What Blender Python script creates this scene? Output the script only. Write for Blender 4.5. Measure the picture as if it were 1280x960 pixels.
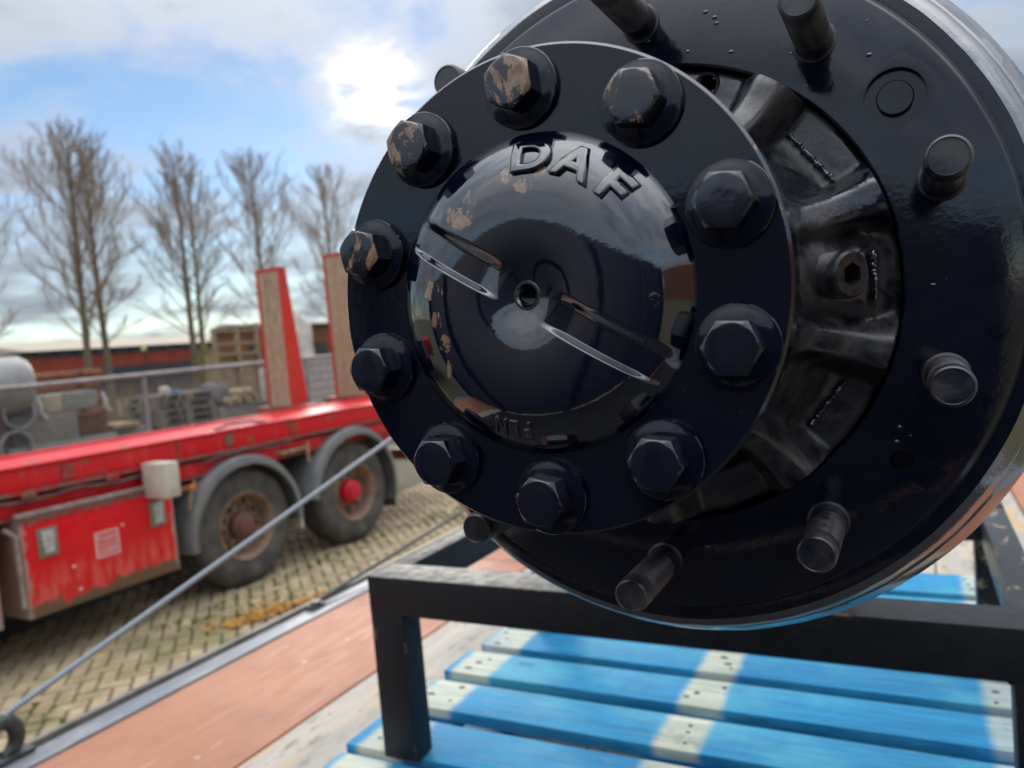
import bpy, bmesh, math, random
from mathutils import Vector, Matrix, noise as mnoise
R = math.radians
random.seed(7)
sc = bpy.context.scene
for o in list(bpy.data.objects): bpy.data.objects.remove(o)
COL = sc.collection

# ------------------------------------------------------------------ camera
H = 1.95                      # eye height above the paving
YAW, PITCH, ROLL = R(27.56), R(-3.28), R(4.98)
cam_d = bpy.data.cameras.new('camera'); cam = bpy.data.objects.new('camera', cam_d); COL.objects.link(cam)
fw = Vector((-math.sin(YAW)*math.cos(PITCH), math.cos(YAW)*math.cos(PITCH), math.sin(PITCH)))
rt = Vector((math.cos(YAW), math.sin(YAW), 0)); up = rt.cross(fw)
rt2 = math.cos(ROLL)*rt - math.sin(ROLL)*up; up2 = math.sin(ROLL)*rt + math.cos(ROLL)*up
cam.matrix_world = Matrix(((rt2.x, up2.x, -fw.x, 0), (rt2.y, up2.y, -fw.y, 0), (rt2.z, up2.z, -fw.z, H), (0, 0, 0, 1)))
cam_d.sensor_width = 36; cam_d.lens = 961/1280*36
cam_d.clip_start = 0.02; cam_d.clip_end = 3000
cam_d.dof.use_dof = True; cam_d.dof.focus_distance = 0.37; cam_d.dof.aperture_fstop = 10.5
sc.camera = cam

# ------------------------------------------------------------------ sky, sun, exposure
SUN_EL, SUN_AZ = R(18.3), R(-35.8)       # azimuth clockwise from +Y
sun_dir = Vector((math.sin(SUN_AZ)*math.cos(SUN_EL), math.cos(SUN_AZ)*math.cos(SUN_EL), math.sin(SUN_EL)))
wd = bpy.data.worlds.new('World'); sc.world = wd; wd.use_nodes = True
nt = wd.node_tree; nt.nodes.clear()
def WN(t, **k):
    n = nt.nodes.new(t)
    for a, b in k.items(): setattr(n, a, b)
    return n
def wmath(op, a, b=None, c=None, clamp=False):
    n = WN('ShaderNodeMath', operation=op, use_clamp=clamp)
    for i, v in enumerate((a, b, c)):
        if v is None: continue
        if isinstance(v, (int, float)): n.inputs[i].default_value = v
        else: nt.links.new(v, n.inputs[i])
    return n.outputs[0]
sky = WN('ShaderNodeTexSky', sky_type='NISHITA'); sky.sun_disc = False
sky.sun_elevation = SUN_EL; sky.sun_rotation = SUN_AZ; sky.air_density = 1.0; sky.dust_density = 0.05; sky.ozone_density = 3.0
tc = WN('ShaderNodeTexCoord'); nrm = WN('ShaderNodeVectorMath', operation='NORMALIZE'); nt.links.new(tc.outputs['Generated'], nrm.inputs[0])
sep = WN('ShaderNodeSeparateXYZ'); nt.links.new(nrm.outputs[0], sep.inputs[0])
zz = wmath('MAXIMUM', sep.outputs[2], 0.0); den = wmath('ADD', zz, 0.16)
px = wmath('DIVIDE', sep.outputs[0], den); py = wmath('DIVIDE', sep.outputs[1], den)
comb = WN('ShaderNodeCombineXYZ'); nt.links.new(px, comb.inputs[0]); nt.links.new(py, comb.inputs[1])
def wnoise(scale, detail, rough, off, dist=0.0):
    m = WN('ShaderNodeMapping'); m.inputs['Location'].default_value = off; nt.links.new(comb.outputs[0], m.inputs[0])
    n = WN('ShaderNodeTexNoise'); n.inputs['Scale'].default_value = scale; n.inputs['Detail'].default_value = detail
    n.inputs['Roughness'].default_value = rough; n.inputs['Distortion'].default_value = dist
    nt.links.new(m.outputs[0], n.inputs['Vector']); return n.outputs['Fac']
def wmap(v, a, b, c, d):
    n = WN('ShaderNodeMapRange', interpolation_type='SMOOTHSTEP')
    for i, x in enumerate((a, b, c, d)): n.inputs[i+1].default_value = x
    nt.links.new(v, n.inputs[0]); return n.outputs[0]
CLOUD_OFF = (3.1, 0.4, 0)
big = wnoise(0.75, 7, 0.58, CLOUD_OFF, 0.35); fine = wnoise(2.6, 5, 0.6, (1.0, 5.0, 2.0), 0.2)
dens = wmath('ADD', wmath('MULTIPLY', big, 0.66), wmath('MULTIPLY', fine, 0.34))
cover = wmap(wmath('ADD', dens, wmath('MULTIPLY', zz, 0.16)), 0.41, 0.60, 0.0, 1.0)
shade = wmap(dens, 0.44, 0.62, 1.0, 0.0)          # thick cloud is greyer underneath
dot = WN('ShaderNodeVectorMath', operation='DOT_PRODUCT'); nt.links.new(nrm.outputs[0], dot.inputs[0]); dot.inputs[1].default_value = sun_dir
sd = wmath('MAXIMUM', dot.outputs['Value'], 0.0)
glow = wmath('MULTIPLY', wmath('POWER', sd, 1150.0), 1.0); halo = wmath('POWER', sd, 40.0)
cc = WN('ShaderNodeMix', data_type='RGBA'); nt.links.new(shade, cc.inputs[0])
cc.inputs[6].default_value = (0.46, 0.53, 0.66, 1); cc.inputs[7].default_value = (0.94, 0.96, 1.0, 1)
# overcast skies are about three times brighter overhead than at the horizon
cs = wmath('ADD', wmath('ADD', wmath('MULTIPLY', wmath('MULTIPLY', zz, zz), 1.45), 0.29), wmath('MULTIPLY', halo, 0.04))
bgc = WN('ShaderNodeBackground'); nt.links.new(cc.outputs[2], bgc.inputs[0]); nt.links.new(cs, bgc.inputs[1])
bgs = WN('ShaderNodeBackground'); nt.links.new(sky.outputs[0], bgs.inputs[0]); bgs.inputs[1].default_value = 0.075
mx = WN('ShaderNodeMixShader'); nt.links.new(wmath('MULTIPLY', cover, 0.92), mx.inputs[0]); nt.links.new(bgs.outputs[0], mx.inputs[1]); nt.links.new(bgc.outputs[0], mx.inputs[2])
# the veiled sun shining through the cloud
ragged = wmap(wnoise(6.5, 6, 0.62, (2.0, 1.0, 4.0), 0.5), 0.36, 0.66, 0.05, 1.3)
bgg = WN('ShaderNodeBackground'); bgg.inputs[0].default_value = (1, 0.80, 0.52, 1); nt.links.new(wmath('MULTIPLY', wmath('MULTIPLY', glow, ragged), 0.95), bgg.inputs[1])
ad = WN('ShaderNodeAddShader'); nt.links.new(mx.outputs[0], ad.inputs[0]); nt.links.new(bgg.outputs[0], ad.inputs[1])
wo = WN('ShaderNodeOutputWorld'); nt.links.new(ad.outputs[0], wo.inputs[0])
sl = bpy.data.lights.new('sun', 'SUN'); sl.energy = 0.9; sl.angle = R(20); sl.color = (1, 0.94, 0.85)
so = bpy.data.objects.new('sun', sl); COL.objects.link(so); so.rotation_euler = sun_dir.to_track_quat('Z', 'Y').to_euler()
vs = sc.view_settings; vs.view_transform = 'Standard'; vs.look = 'None'; vs.gamma = 1; vs.exposure = 0.85; vs.use_curve_mapping = False

# ------------------------------------------------------------------ materials
MAT = {}
class NB:
    """small node builder for one material"""
    def __init__(s, name):
        s.m = bpy.data.materials.new(name); s.m.use_nodes = True; s.t = s.m.node_tree
        s.b = s.t.nodes['Principled BSDF']; MAT[name] = s.m; s._tc = None
    def n(s, t, **k):
        x = s.t.nodes.new(t)
        for a, b in k.items(): setattr(x, a, b)
        return x
    def l(s, a, b): s.t.links.new(a, b)
    def coord(s, kind='Object', rnd=False):
        c = s.n('ShaderNodeTexCoord').outputs[kind]
        if rnd:
            oi = s.n('ShaderNodeObjectInfo'); v = s.n('ShaderNodeVectorMath', operation='MULTIPLY_ADD')
            cm = s.n('ShaderNodeCombineXYZ')
            for i in range(3): s.l(oi.outputs['Random'], cm.inputs[i])
            s.l(cm.outputs[0], v.inputs[0]); v.inputs[1].default_value = (37, 71, 53); s.l(c, v.inputs[2]); c = v.outputs[0]
        return c
    def noise(s, vec, scale, detail=4, rough=0.55, sv=None, dist=0):
        if sv is not None:
            m = s.n('ShaderNodeMapping'); m.inputs['Scale'].default_value = sv; s.l(vec, m.inputs[0]); vec = m.outputs[0]
        x = s.n('ShaderNodeTexNoise'); x.inputs['Scale'].default_value = scale; x.inputs['Detail'].default_value = detail
        x.inputs['Roughness'].default_value = rough; x.inputs['Distortion'].default_value = dist; s.l(vec, x.inputs['Vector']); return x.outputs['Fac']
    def ramp(s, f, a, b, c=0.0, d=1.0):
        x = s.n('ShaderNodeMapRange', interpolation_type='SMOOTHSTEP')
        for i, v in enumerate((a, b, c, d)): x.inputs[i+1].default_value = v
        s.l(f, x.inputs[0]); return x.outputs[0]
    def mix(s, f, a, b):
        x = s.n('ShaderNodeMix', data_type='RGBA')
        for i, v in ((0, f), (6, a), (7, b)):
            if isinstance(v, (int, float)): x.inputs[i].default_value = v
            elif isinstance(v, tuple): x.inputs[i].default_value = (*v, 1)
            else: s.l(v, x.inputs[i])
        return x.outputs[2]
    def math(s, op, a, b=None, clamp=False):
        x = s.n('ShaderNodeMath', operation=op, use_clamp=clamp)
        for i, v in enumerate((a, b)):
            if v is None: continue
            if isinstance(v, (int, float)): x.inputs[i].default_value = v
            else: s.l(v, x.inputs[i])
        return x.outputs[0]
    def set(s, **k):
        for a, v in k.items():
            i = s.b.inputs[a.replace('_', ' ')]
            if isinstance(v, (int, float)): i.default_value = v
            elif isinstance(v, tuple): i.default_value = (*v, 1) if len(v) == 3 else v
            else: s.l(v, i)
        return s
    def bump(s, h, strength, dist=0.01):
        x = s.n('ShaderNodeBump'); x.inputs['Strength'].default_value = strength; x.inputs['Distance'].default_value = dist
        s.l(h, x.inputs['Height']); s.l(x.outputs[0], s.b.inputs['Normal']); return s
    def xyz(s, vec):
        x = s.n('ShaderNodeSeparateXYZ'); s.l(vec, x.inputs[0]); return x.outputs

INK = (0.0026, 0.0046, 0.0150)
def black_paint(name, rough=0.10, patch=None, patch_scale=60, peel=0.04, dust_sheen=0.0, patch_col=(0.34, 0.215, 0.125), rust=(0.17, 0.085, 0.05), zmin=None, rnd=False, speck=0.0, ior=1.58, spots=None):
    b = NB(name); v = b.coord('Object', rnd)
    n1 = b.noise(v, 260, 3, 0.5); n2 = b.noise(v, 22, 4, 0.6)
    col = INK; ro = b.ramp(n2, 0.3, 0.8, rough*0.75, rough*1.6)
    if dust_sheen:
        d = b.math('MULTIPLY', b.ramp(b.noise(v, 34, 6, 0.65, dist=0.6), 0.36, 0.72), dust_sheen)
        col = b.mix(d, INK, (0.115, 0.105, 0.092)); ro = b.math('ADD', ro, b.math('MULTIPLY', d, 0.5))
    if speck:
        sp = b.ramp(b.noise(v, 420, 2, 0.5), 0.775, 0.80)
        col = b.mix(b.math('MULTIPLY', sp, speck), col, (0.35, 0.36, 0.38))
    h = b.math('ADD', n1, b.math('MULTIPLY', b.noise(v, 48, 2, 0.5, sv=(1, .5, 1)), 2.2))
    if patch is not None:
        f = b.noise(v, patch_scale, 7, 0.70, dist=1.2, sv=(1, .6, 1)); 
        if spots:                      # brown patches stay within these spots
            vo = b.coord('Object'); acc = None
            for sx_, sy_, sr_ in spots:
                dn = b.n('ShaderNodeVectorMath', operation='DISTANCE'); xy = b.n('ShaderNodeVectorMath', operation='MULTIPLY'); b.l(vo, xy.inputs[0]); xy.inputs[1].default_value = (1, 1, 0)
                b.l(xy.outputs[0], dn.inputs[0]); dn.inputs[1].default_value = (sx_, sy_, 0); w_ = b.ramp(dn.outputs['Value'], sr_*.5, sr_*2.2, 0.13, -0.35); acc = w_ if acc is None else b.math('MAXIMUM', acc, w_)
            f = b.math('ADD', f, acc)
        msk = b.ramp(f, patch, patch+0.022)
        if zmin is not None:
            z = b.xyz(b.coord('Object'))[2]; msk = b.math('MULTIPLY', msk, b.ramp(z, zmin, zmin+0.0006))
        cc_ = b.mix(b.ramp(b.noise(v, patch_scale*3.5, 4, 0.7), 0.42, 0.66), patch_col, rust)  # patch colour, two brown tones mixed at random
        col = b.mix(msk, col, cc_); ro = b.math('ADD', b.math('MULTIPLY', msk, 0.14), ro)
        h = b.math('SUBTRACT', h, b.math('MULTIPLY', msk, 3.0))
    b.set(Base_Color=col, Roughness=ro, IOR=ior); b.bump(h, peel, 0.0012)
    return b.m
black_paint('gloss_black', 0.09, peel=0.04, ior=1.6, dust_sheen=0.03, speck=0.25)
BROWN_SPOTS = [(-.0272, .0363, .0075), (-.0225, .043, .005), (-.0437, .0061, .005), (-.0442, -.0063, .0045), (-.0408, -.0172, .0045), (-.0371, -.0298, .006), (.0034, .0454, .005), (.0545, -.0075, .0035), (-.003, .051, .004), (.012, .048, .003)]  # places and sizes of the brown patches on the domed cap
black_paint('dome_black', 0.05, patch=0.60, patch_scale=75, peel=0.03, ior=2.3, spots=BROWN_SPOTS)
black_paint('letter_black', 0.05, peel=0.03, ior=2.4)
black_paint('drum_black', 0.10, peel=0.06, speck=0.6, ior=1.65, dust_sheen=0.05)
black_paint('rim_black', 0.13, peel=0.12, dust_sheen=0.10, ior=4.0)
black_paint('hub_cast', 0.20, peel=0.24, dust_sheen=0.6, ior=1.9)
black_paint('edge_black', 0.14, patch=0.64, patch_scale=70, peel=0.05, patch_col=(0.36, 0.19, 0.09), ior=2.0)  # coppery paint chips along the flange edge
black_paint('edge_gloss', 0.06, peel=0.02, ior=2.3)
black_paint('stud_black', 0.30, peel=0.10, dust_sheen=0.6, ior=1.8, patch=0.72, patch_scale=120, rnd=True)  # grey dust also stands in for sky reflected on the stud sides
black_paint('bolt_black', 0.13, peel=0.06, patch=0.70, patch_scale=110, rnd=True, dust_sheen=0.05, ior=1.85)
black_paint('bolt_brown_black', 0.13, peel=0.06, patch=0.50, patch_scale=48, zmin=0.0098, rnd=True, dust_sheen=0.1, patch_col=(0.38, 0.235, 0.13), rust=(0.20, 0.10, 0.055), ior=1.85)  # brown patches limited to the upper face of the head
def simple(name, col, rough, col2=None, scale=8, rng=(0.35, 0.65), metal=0.0, bump=0.0, bscale=None, space='Object', rnd=False, spec=None, detail=5, bdist=0.004, sv=None):
    b = NB(name); v = b.coord(space, rnd); c = col
    if col2: c = b.mix(b.ramp(b.noise(v, scale, detail, 0.62, sv=sv), *rng), col, col2)
    b.set(Base_Color=c, Roughness=rough, Metallic=metal)
    if spec is not None: b.b.inputs['Specular IOR Level'].default_value = spec
    if bump: b.bump(b.noise(v, bscale or scale*4, 4, 0.6, sv=sv), bump, bdist)
    return b.m
simple('hole_dark', (0.004, 0.004, 0.006), 0.6)
simple('thread_metal', (0.055, 0.055, 0.055), 0.30, (0.018, 0.018, 0.02), 120, metal=0.3)
black = NB('frame_black'); v = black.coord()
f = black.noise(v, 20, 6, 0.7, sv=(1.5, 1.5, 0.3)); f2 = black.noise(v, 55, 5, 0.65)
zz_ = black.xyz(v)[0]
black.set(Base_Color=black.mix(black.ramp(f, 0.67, 0.70), black.mix(black.ramp(f2, 0.4, 0.75), (0.006, 0.0068, 0.0105), (0.010, 0.011, 0.0155)), (0.22, 0.13, 0.07)), Roughness=black.ramp(f2, 0.3, 0.7, 0.5, 0.66))
bv = black.n('ShaderNodeBevel', samples=4); bv.inputs['Radius'].default_value = 0.006
gm = black.n('ShaderNodeNewGeometry'); dt = black.n('ShaderNodeVectorMath', operation='DOT_PRODUCT'); black.l(bv.outputs[0], dt.inputs[0]); black.l(gm.outputs['Normal'], dt.inputs[1])
em = black.math('MULTIPLY', black.ramp(dt.outputs['Value'], 0.93, 0.985, 1.0, 0.0), black.ramp(black.noise(v, 26, 5, 0.7), 0.56, 0.64))
old = black.b.inputs['Base Color'].links[0].from_socket; black.set(Base_Color=black.mix(em, old, (0.30, 0.17, 0.085)))
black.bump(f2, 0.1, 0.002)
sc_m = NB('scratched_black'); v = sc_m.coord()
f = sc_m.noise(v, 24, 6, 0.72, sv=(1, 0.45, 1), dist=1.0)
sc_m.set(Base_Color=sc_m.mix(sc_m.ramp(f, 0.56, 0.62), (0.011, 0.011, 0.013), (0.33, 0.25, 0.15)), Roughness=0.4).bump(f, 0.2, 0.002)

# pallet boards: blue paint, bare bands where the bearers run (real paint layout, X along the board)
pb = NB('blue_board'); v0 = pb.coord('Object'); v = pb.coord('Object', True)
x, y, z = pb.xyz(v0)
g = pb.noise(v, 9, 6, 0.62, sv=(0.6, 9, 3), dist=0.25); g2 = pb.noise(v, 3.2, 4, 0.6); edge = pb.noise(v, 16, 3, 0.6)
blue = pb.mix(pb.ramp(g, 0.34, 0.70), (0.014, 0.215, 0.45), (0.035, 0.33, 0.60)); blue = pb.mix(pb.ramp(g2, 0.44, 0.70, 0, 0.85), blue, (0.09, 0.44, 0.58)); blue = pb.mix(pb.ramp(pb.noise(v, 21, 5, 0.7, sv=(0.5, 4, 3), dist=0.8), 0.60, 0.70, 0, 0.7), blue, (0.20, 0.40, 0.44)); blue = pb.mix(pb.ramp(pb.noise(v, 5, 5, 0.7, sv=(1, 2, 2)), 0.62, 0.75, 0, 0.6), blue, (0.012, 0.07, 0.14))
fg = pb.noise(v, 30, 6, 0.68, sv=(0.25, 7, 3), dist=0.4); blue = pb.mix(pb.ramp(fg, 0.52, 0.66, 0, 0.55), blue, (0.008, 0.10, 0.22)); blue = pb.mix(pb.ramp(fg, 0.30, 0.42, 0.4, 0), blue, (0.12, 0.46, 0.60))
bare = pb.mix(pb.ramp(g, 0.36, 0.66), (0.40, 0.47, 0.40), (0.66, 0.66, 0.53)); bare = pb.mix(pb.ramp(edge, 0.60, 0.72, 0, 0.6), bare, (0.30, 0.24, 0.17))
xe = pb.math('ADD', x, pb.math('MULTIPLY', pb.math('SUBTRACT', edge, 0.5), 0.016))
def band(c, hw):
    d = pb.math('ABSOLUTE', pb.math('SUBTRACT', xe, c)); return pb.ramp(d, hw-0.010, hw+0.009, 1.0, 0.0)
m = pb.math('MAXIMUM', pb.math('MAXIMUM', band(-0.4475, 0.044), band(0.0, 0.036)), pb.math('MULTIPLY', band(0.457, 0.035), 0.8))
m = pb.math('MULTIPLY', m, pb.ramp(z, 0.0035, 0.007))
m = pb.math('MULTIPLY', m, pb.ramp(g2, 0.26, 0.40, 0.55, 1.0))
pb.set(Base_Color=pb.mix(m, blue, bare), Roughness=pb.ramp(g, 0.3, 0.7, 0.62, 0.8)).bump(fg, 0.30, 0.0020); pb.b.inputs['Specular IOR Level'].default_value = 0.3
simple('blue_bearer', (0.008, 0.12, 0.33), 0.65, (0.03, 0.22, 0.42), 12, bump=0.2)
simple('nail_dark', (0.03, 0.02, 0.015), 0.6)

# load floor
pl = NB('red_plywood'); v = pl.coord('Object')
f = pl.noise(v, 2.2, 6, 0.62); f2 = pl.noise(v, 30, 4, 0.7); f3 = pl.noise(v, 7, 5, 0.7, sv=(3, 0.6, 1), dist=1.2); vor = pl.n('ShaderNodeTexVoronoi'); vor.inputs['Scale'].default_value = 9; pl.l(v, vor.inputs['Vector'])
col = pl.mix(pl.ramp(f, 0.32, 0.7), (0.37, 0.145, 0.078), (0.46, 0.20, 0.115)); col = pl.mix(pl.ramp(f3, 0.60, 0.72, 0, 0.7), col, (0.50, 0.28, 0.20)); col = pl.mix(pl.ramp(f2, 0.66, 0.72, 0, 0.6), col, (0.22, 0.10, 0.07))
col = pl.mix(pl.ramp(vor.outputs['Distance'], 0.06, 0.10, 0.75, 0.0), col, (0.55, 0.50, 0.42))
scr = pl.noise(v, 26, 3, 0.5, sv=(1.0, 0.05, 1), dist=2.5); col = pl.mix(pl.ramp(scr, 0.66, 0.70, 0, 0.45), col, (0.62, 0.40, 0.31)); dirt = pl.noise(v, 3.5, 6, 0.7); col = pl.mix(pl.ramp(dirt, 0.52, 0.70, 0, 0.45), col, (0.24, 0.13, 0.09))
pl.set(Base_Color=col, Roughness=pl.ramp(f3, 0.3, 0.7, 0.60, 0.75)).bump(f2, 0.15, 0.002)
fl = NB('pale_floor'); v = fl.coord('Object')
f = fl.noise(v, 2.6, 6, 0.66, sv=(2.2, 0.7, 1), dist=0.8); f2 = fl.noise(v, 17, 5, 0.7, sv=(2.5, 0.7, 1)); f3 = fl.noise(v, 3.6, 4, 0.6, sv=(3.5, 0.55, 1))
col = fl.mix(fl.ramp(f, 0.35, 0.62), (0.36, 0.335, 0.30), (0.50, 0.44, 0.37)); col = fl.mix(fl.ramp(f3, 0.50, 0.62, 0, 0.85), col, (0.58, 0.40, 0.16)); col = fl.mix(fl.ramp(f2, 0.54, 0.66, 0, 0.75), col, (0.21, 0.16, 0.11))
fl.set(Base_Color=col, Roughness=0.78).bump(f2, 0.25, 0.003)
simple('edge_steel', (0.20, 0.215, 0.245), 0.45, (0.34, 0.34, 0.35), 10, (0.45, 0.7), metal=0.25, bump=0.12, sv=(2, .6, 1))
simple('dark_channel', (0.055, 0.05, 0.042), 0.7, (0.10, 0.09, 0.075), 14, bump=0.3)
simple('lip_steel', (0.26, 0.24, 0.21), 0.55, (0.15, 0.13, 0.11), 8, metal=0.2, bump=0.2)
simple('reflection_black', (0.012, 0.013, 0.016), 0.8, (0.02, 0.02, 0.022), 8, bump=0.3)
simple('reflection_navy', (0.010, 0.014, 0.030), 0.5, (0.018, 0.022, 0.04), 4)
simple('underframe', (0.03, 0.03, 0.032), 0.6, (0.06, 0.05, 0.04), 5)
cb = NB('cable_steel'); v = cb.coord('Object')
wv = cb.n('ShaderNodeTexWave', wave_type='BANDS', bands_direction='DIAGONAL'); wv.inputs['Scale'].default_value = 60; wv.inputs['Distortion'].default_value = 0.3; cb.l(v, wv.inputs['Vector'])
cb.set(Base_Color=cb.mix(wv.outputs['Fac'], (0.17, 0.20, 0.235), (0.34, 0.385, 0.43)), Roughness=0.42, Metallic=0.15).bump(wv.outputs['Fac'], 0.35, 0.002)
simple('cable_dark', (0.06, 0.062, 0.055), 0.6, (0.11, 0.11, 0.10), 60)
simple('hook_steel', (0.035, 0.042, 0.04), 0.42, (0.075, 0.085, 0.08), 30, metal=0.3, bump=0.2)

# red trailer
rp = NB('truck_red'); v = rp.coord('Object'); gz = rp.xyz(rp.coord('Generated'))[2]
f = rp.noise(v, 3.5, 6, 0.66, sv=(1, 1, 1.6)); f2 = rp.noise(v, 14, 5, 0.68); f3 = rp.noise(v, 5, 5, 0.65, sv=(2.6, 1, 0.5))
col = rp.mix(rp.ramp(f3, 0.46, 0.76, 0, 0.75), (0.72, 0.005, 0.013), (0.76, 0.06, 0.055)); col = rp.mix(rp.ramp(f, 0.57, 0.66, 0, 0.85), col, (0.22, 0.11, 0.06)); col = rp.mix(rp.ramp(f2, 0.66, 0.72, 0, 0.7), col, (0.42, 0.30, 0.24))
rp.set(Base_Color=col, Roughness=rp.ramp(f, 0.3, 0.7, 0.32, 0.6)).bump(f2, 0.1, 0.004)
rb = NB('box_red'); v = rb.coord('Object'); x, y, z = rb.xyz(v)
f = rb.noise(v, 6, 6, 0.66); f2 = rb.noise(v, 20, 5, 0.7); f3 = rb.noise(v, 7, 4, 0.6, sv=(2.5, 1, 0.6))
# road dirt and bare metal along the box's lower edge and its corners
d = rb.math('ADD', z, rb.math('MULTIPLY', rb.math('SUBTRACT', f, 0.5), 0.28)); low = rb.ramp(d, 0.07, 0.10, 1, 0); low2 = rb.ramp(d, 0.16, 0.38, 0.85, 0)
col = rb.mix(rb.math('MULTIPLY', low2, rb.ramp(f3, 0.35, 0.65)), (0.76, 0.004, 0.012), (0.82, 0.13, 0.11)); col = rb.mix(low, col, (0.17, 0.105, 0.06))
ex = rb.math('MINIMUM', x, rb.math('SUBTRACT', 1.16, x)); ew = rb.ramp(rb.math('ADD', ex, rb.math('MULTIPLY', rb.math('SUBTRACT', f2, 0.5), 0.16)), 0.015, 0.04, 0.85, 0); col = rb.mix(ew, col, (0.40, 0.30, 0.26))
hi = rb.ramp(rb.math('ADD', z, rb.math('MULTIPLY', rb.math('SUBTRACT', f2, 0.5), 0.10)), 0.635, 0.655); col = rb.mix(rb.math('MULTIPLY', hi, 0.8), col, (0.40, 0.26, 0.21))
col = rb.mix(rb.ramp(f2, 0.69, 0.73, 0, 0.8), col, (0.5, 0.36, 0.31))
rb.set(Base_Color=col, Roughness=rb.ramp(f, 0.3, 0.7, 0.3, 0.55))
simple('rusty_red', (0.42, 0.03, 0.025), 0.6, (0.20, 0.12, 0.08), 9, (0.4, 0.6))
simple('stake_red', (0.66, 0.028, 0.012), 0.45, (0.50, 0.05, 0.03), 6)
sw = NB('stake_wood'); v = sw.coord('Object'); f = sw.noise(v, 14, 5, 0.6, sv=(1, 9, 0.5), dist=0.4)
sw.set(Base_Color=sw.mix(sw.ramp(f, 0.34, 0.66), (0.27, 0.19, 0.105), (0.58, 0.47, 0.31)), Roughness=0.75)
simple('white_paint', (0.66, 0.62, 0.51), 0.5, (0.52, 0.46, 0.35), 5)
simple('alu_trim', (0.45, 0.42, 0.40), 0.4, (0.33, 0.24, 0.21), 14, metal=0.3)
simple('latch_plate', (0.25, 0.235, 0.18), 0.5, (0.26, 0.23, 0.17), 20, metal=0.2)
simple('latch_silver', (0.78, 0.80, 0.80), 0.35, (0.50, 0.51, 0.51), 45, metal=0.4)
simple('sticker_white', (0.80, 0.58, 0.56), 0.5)
simple('sticker_pink', (0.74, 0.13, 0.12), 0.5)
simple('fender_grey', (0.15, 0.16, 0.17), 0.55, (0.22, 0.22, 0.21), 4, bump=0.05)
ty = NB('tyre'); v = ty.coord('Object'); f = ty.noise(v, 5, 5, 0.62); f2 = ty.noise(v, 26, 4, 0.6)
ty.set(Base_Color=ty.mix(ty.ramp(f, 0.3, 0.72), (0.05, 0.05, 0.05), (0.14, 0.125, 0.105)), Roughness=0.82).bump(f2, 0.15, 0.004)
simple('wheel_rim', (0.34, 0.225, 0.15), 0.6, (0.21, 0.13, 0.09), 9, bump=0.1)
simple('wheel_disc', (0.20, 0.165, 0.12), 0.65, (0.10, 0.08, 0.06), 12)
simple('hub_brown', (0.13, 0.07, 0.055), 0.6, (0.20, 0.07, 0.06), 14)
simple('hub_red', (0.62, 0.012, 0.03), 0.45)
simple('orange_lens', (0.78, 0.20, 0.01), 0.25)
simple('pipe_tan', (0.40, 0.30, 0.20), 0.6, (0.26, 0.17, 0.10), 12)

# ground and yard
gr = NB('yard_ground'); v = gr.coord('Object'); f = gr.noise(v, 0.8, 6, 0.65); f2 = gr.noise(v, 7, 5, 0.68)
col = gr.mix(gr.ramp(f2, 0.38, 0.66), (0.10, 0.082, 0.055), (0.16, 0.13, 0.085)); col = gr.mix(gr.ramp(f, 0.46, 0.62), col, (0.085, 0.10, 0.03)); gr.set(Base_Color=col, Roughness=0.95).bump(f2, 0.5, 0.02)
bk = NB('paving_brick'); v = bk.coord('Object', True); oi = bk.n('ShaderNodeObjectInfo'); f = bk.noise(bk.coord('Object'), 24, 4, 0.65)
gp = bk.n('ShaderNodeNewGeometry').outputs['Position']; big_ = bk.noise(gp, 0.9, 5, 0.65); fw_ = bk.noise(gp, 5.5, 3, 0.5); fx_ = bk.noise(gp, 16, 4, 0.6)
col = bk.mix(bk.ramp(fw_, 0.30, 0.70), (0.37, 0.285, 0.16), (0.58, 0.465, 0.285)); col = bk.mix(bk.ramp(oi.outputs['Random'], 0, 1, 0, 0.45), col, (0.44, 0.33, 0.21)); col = bk.mix(bk.ramp(big_, 0.50, 0.64, 0, 0.6), col, (0.16, 0.165, 0.055)); col = bk.mix(bk.ramp(fx_, 0.58, 0.72, 0, 0.6), col, (0.15, 0.11, 0.07))
bk.set(Base_Color=col, Roughness=0.88).bump(fx_, 0.3, 0.006)
simple('leaf_orange', (0.62, 0.29, 0.05), 0.7, (0.42, 0.19, 0.04), 20, rnd=True)
simple('moss', (0.15, 0.19, 0.035), 0.9, (0.24, 0.24, 0.07), 9)
simple('galvanised', (0.40, 0.37, 0.37), 0.5, (0.30, 0.26, 0.25), 6, metal=0.3)
simple('concrete', (0.27, 0.265, 0.235), 0.85, (0.20, 0.20, 0.18), 5, bump=0.3, sv=(.6, 1, 3))
simple('concrete_cream', (0.42, 0.37, 0.27), 0.85, (0.33, 0.29, 0.21), 6, bump=0.3)
simple('grey_timber', (0.24, 0.215, 0.175), 0.85, (0.16, 0.15, 0.125), 7, sv=(.4, 2, 4), bump=0.3)
simple('pallet_wood', (0.23, 0.205, 0.165), 0.85, (0.15, 0.13, 0.10), 9, rnd=True)
simple('new_wood', (0.40, 0.29, 0.17), 0.8, (0.30, 0.20, 0.11), 9)
simple('rust', (0.26, 0.085, 0.03), 0.9, (0.14, 0.055, 0.03), 8, bump=0.3)
simple('rust_dark', (0.13, 0.06, 0.035), 0.9, (0.085, 0.045, 0.03), 12, bump=0.4)
simple('tank_grey', (0.40, 0.40, 0.385), 0.5, (0.30, 0.30, 0.28), 4, metal=0.2)
simple('pipe_grey', (0.42, 0.45, 0.48), 0.4, (0.25, 0.27, 0.28), 5, metal=0.4)
simple('slate_grey', (0.095, 0.093, 0.098), 0.9, (0.14, 0.13, 0.13), 6)
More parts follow.
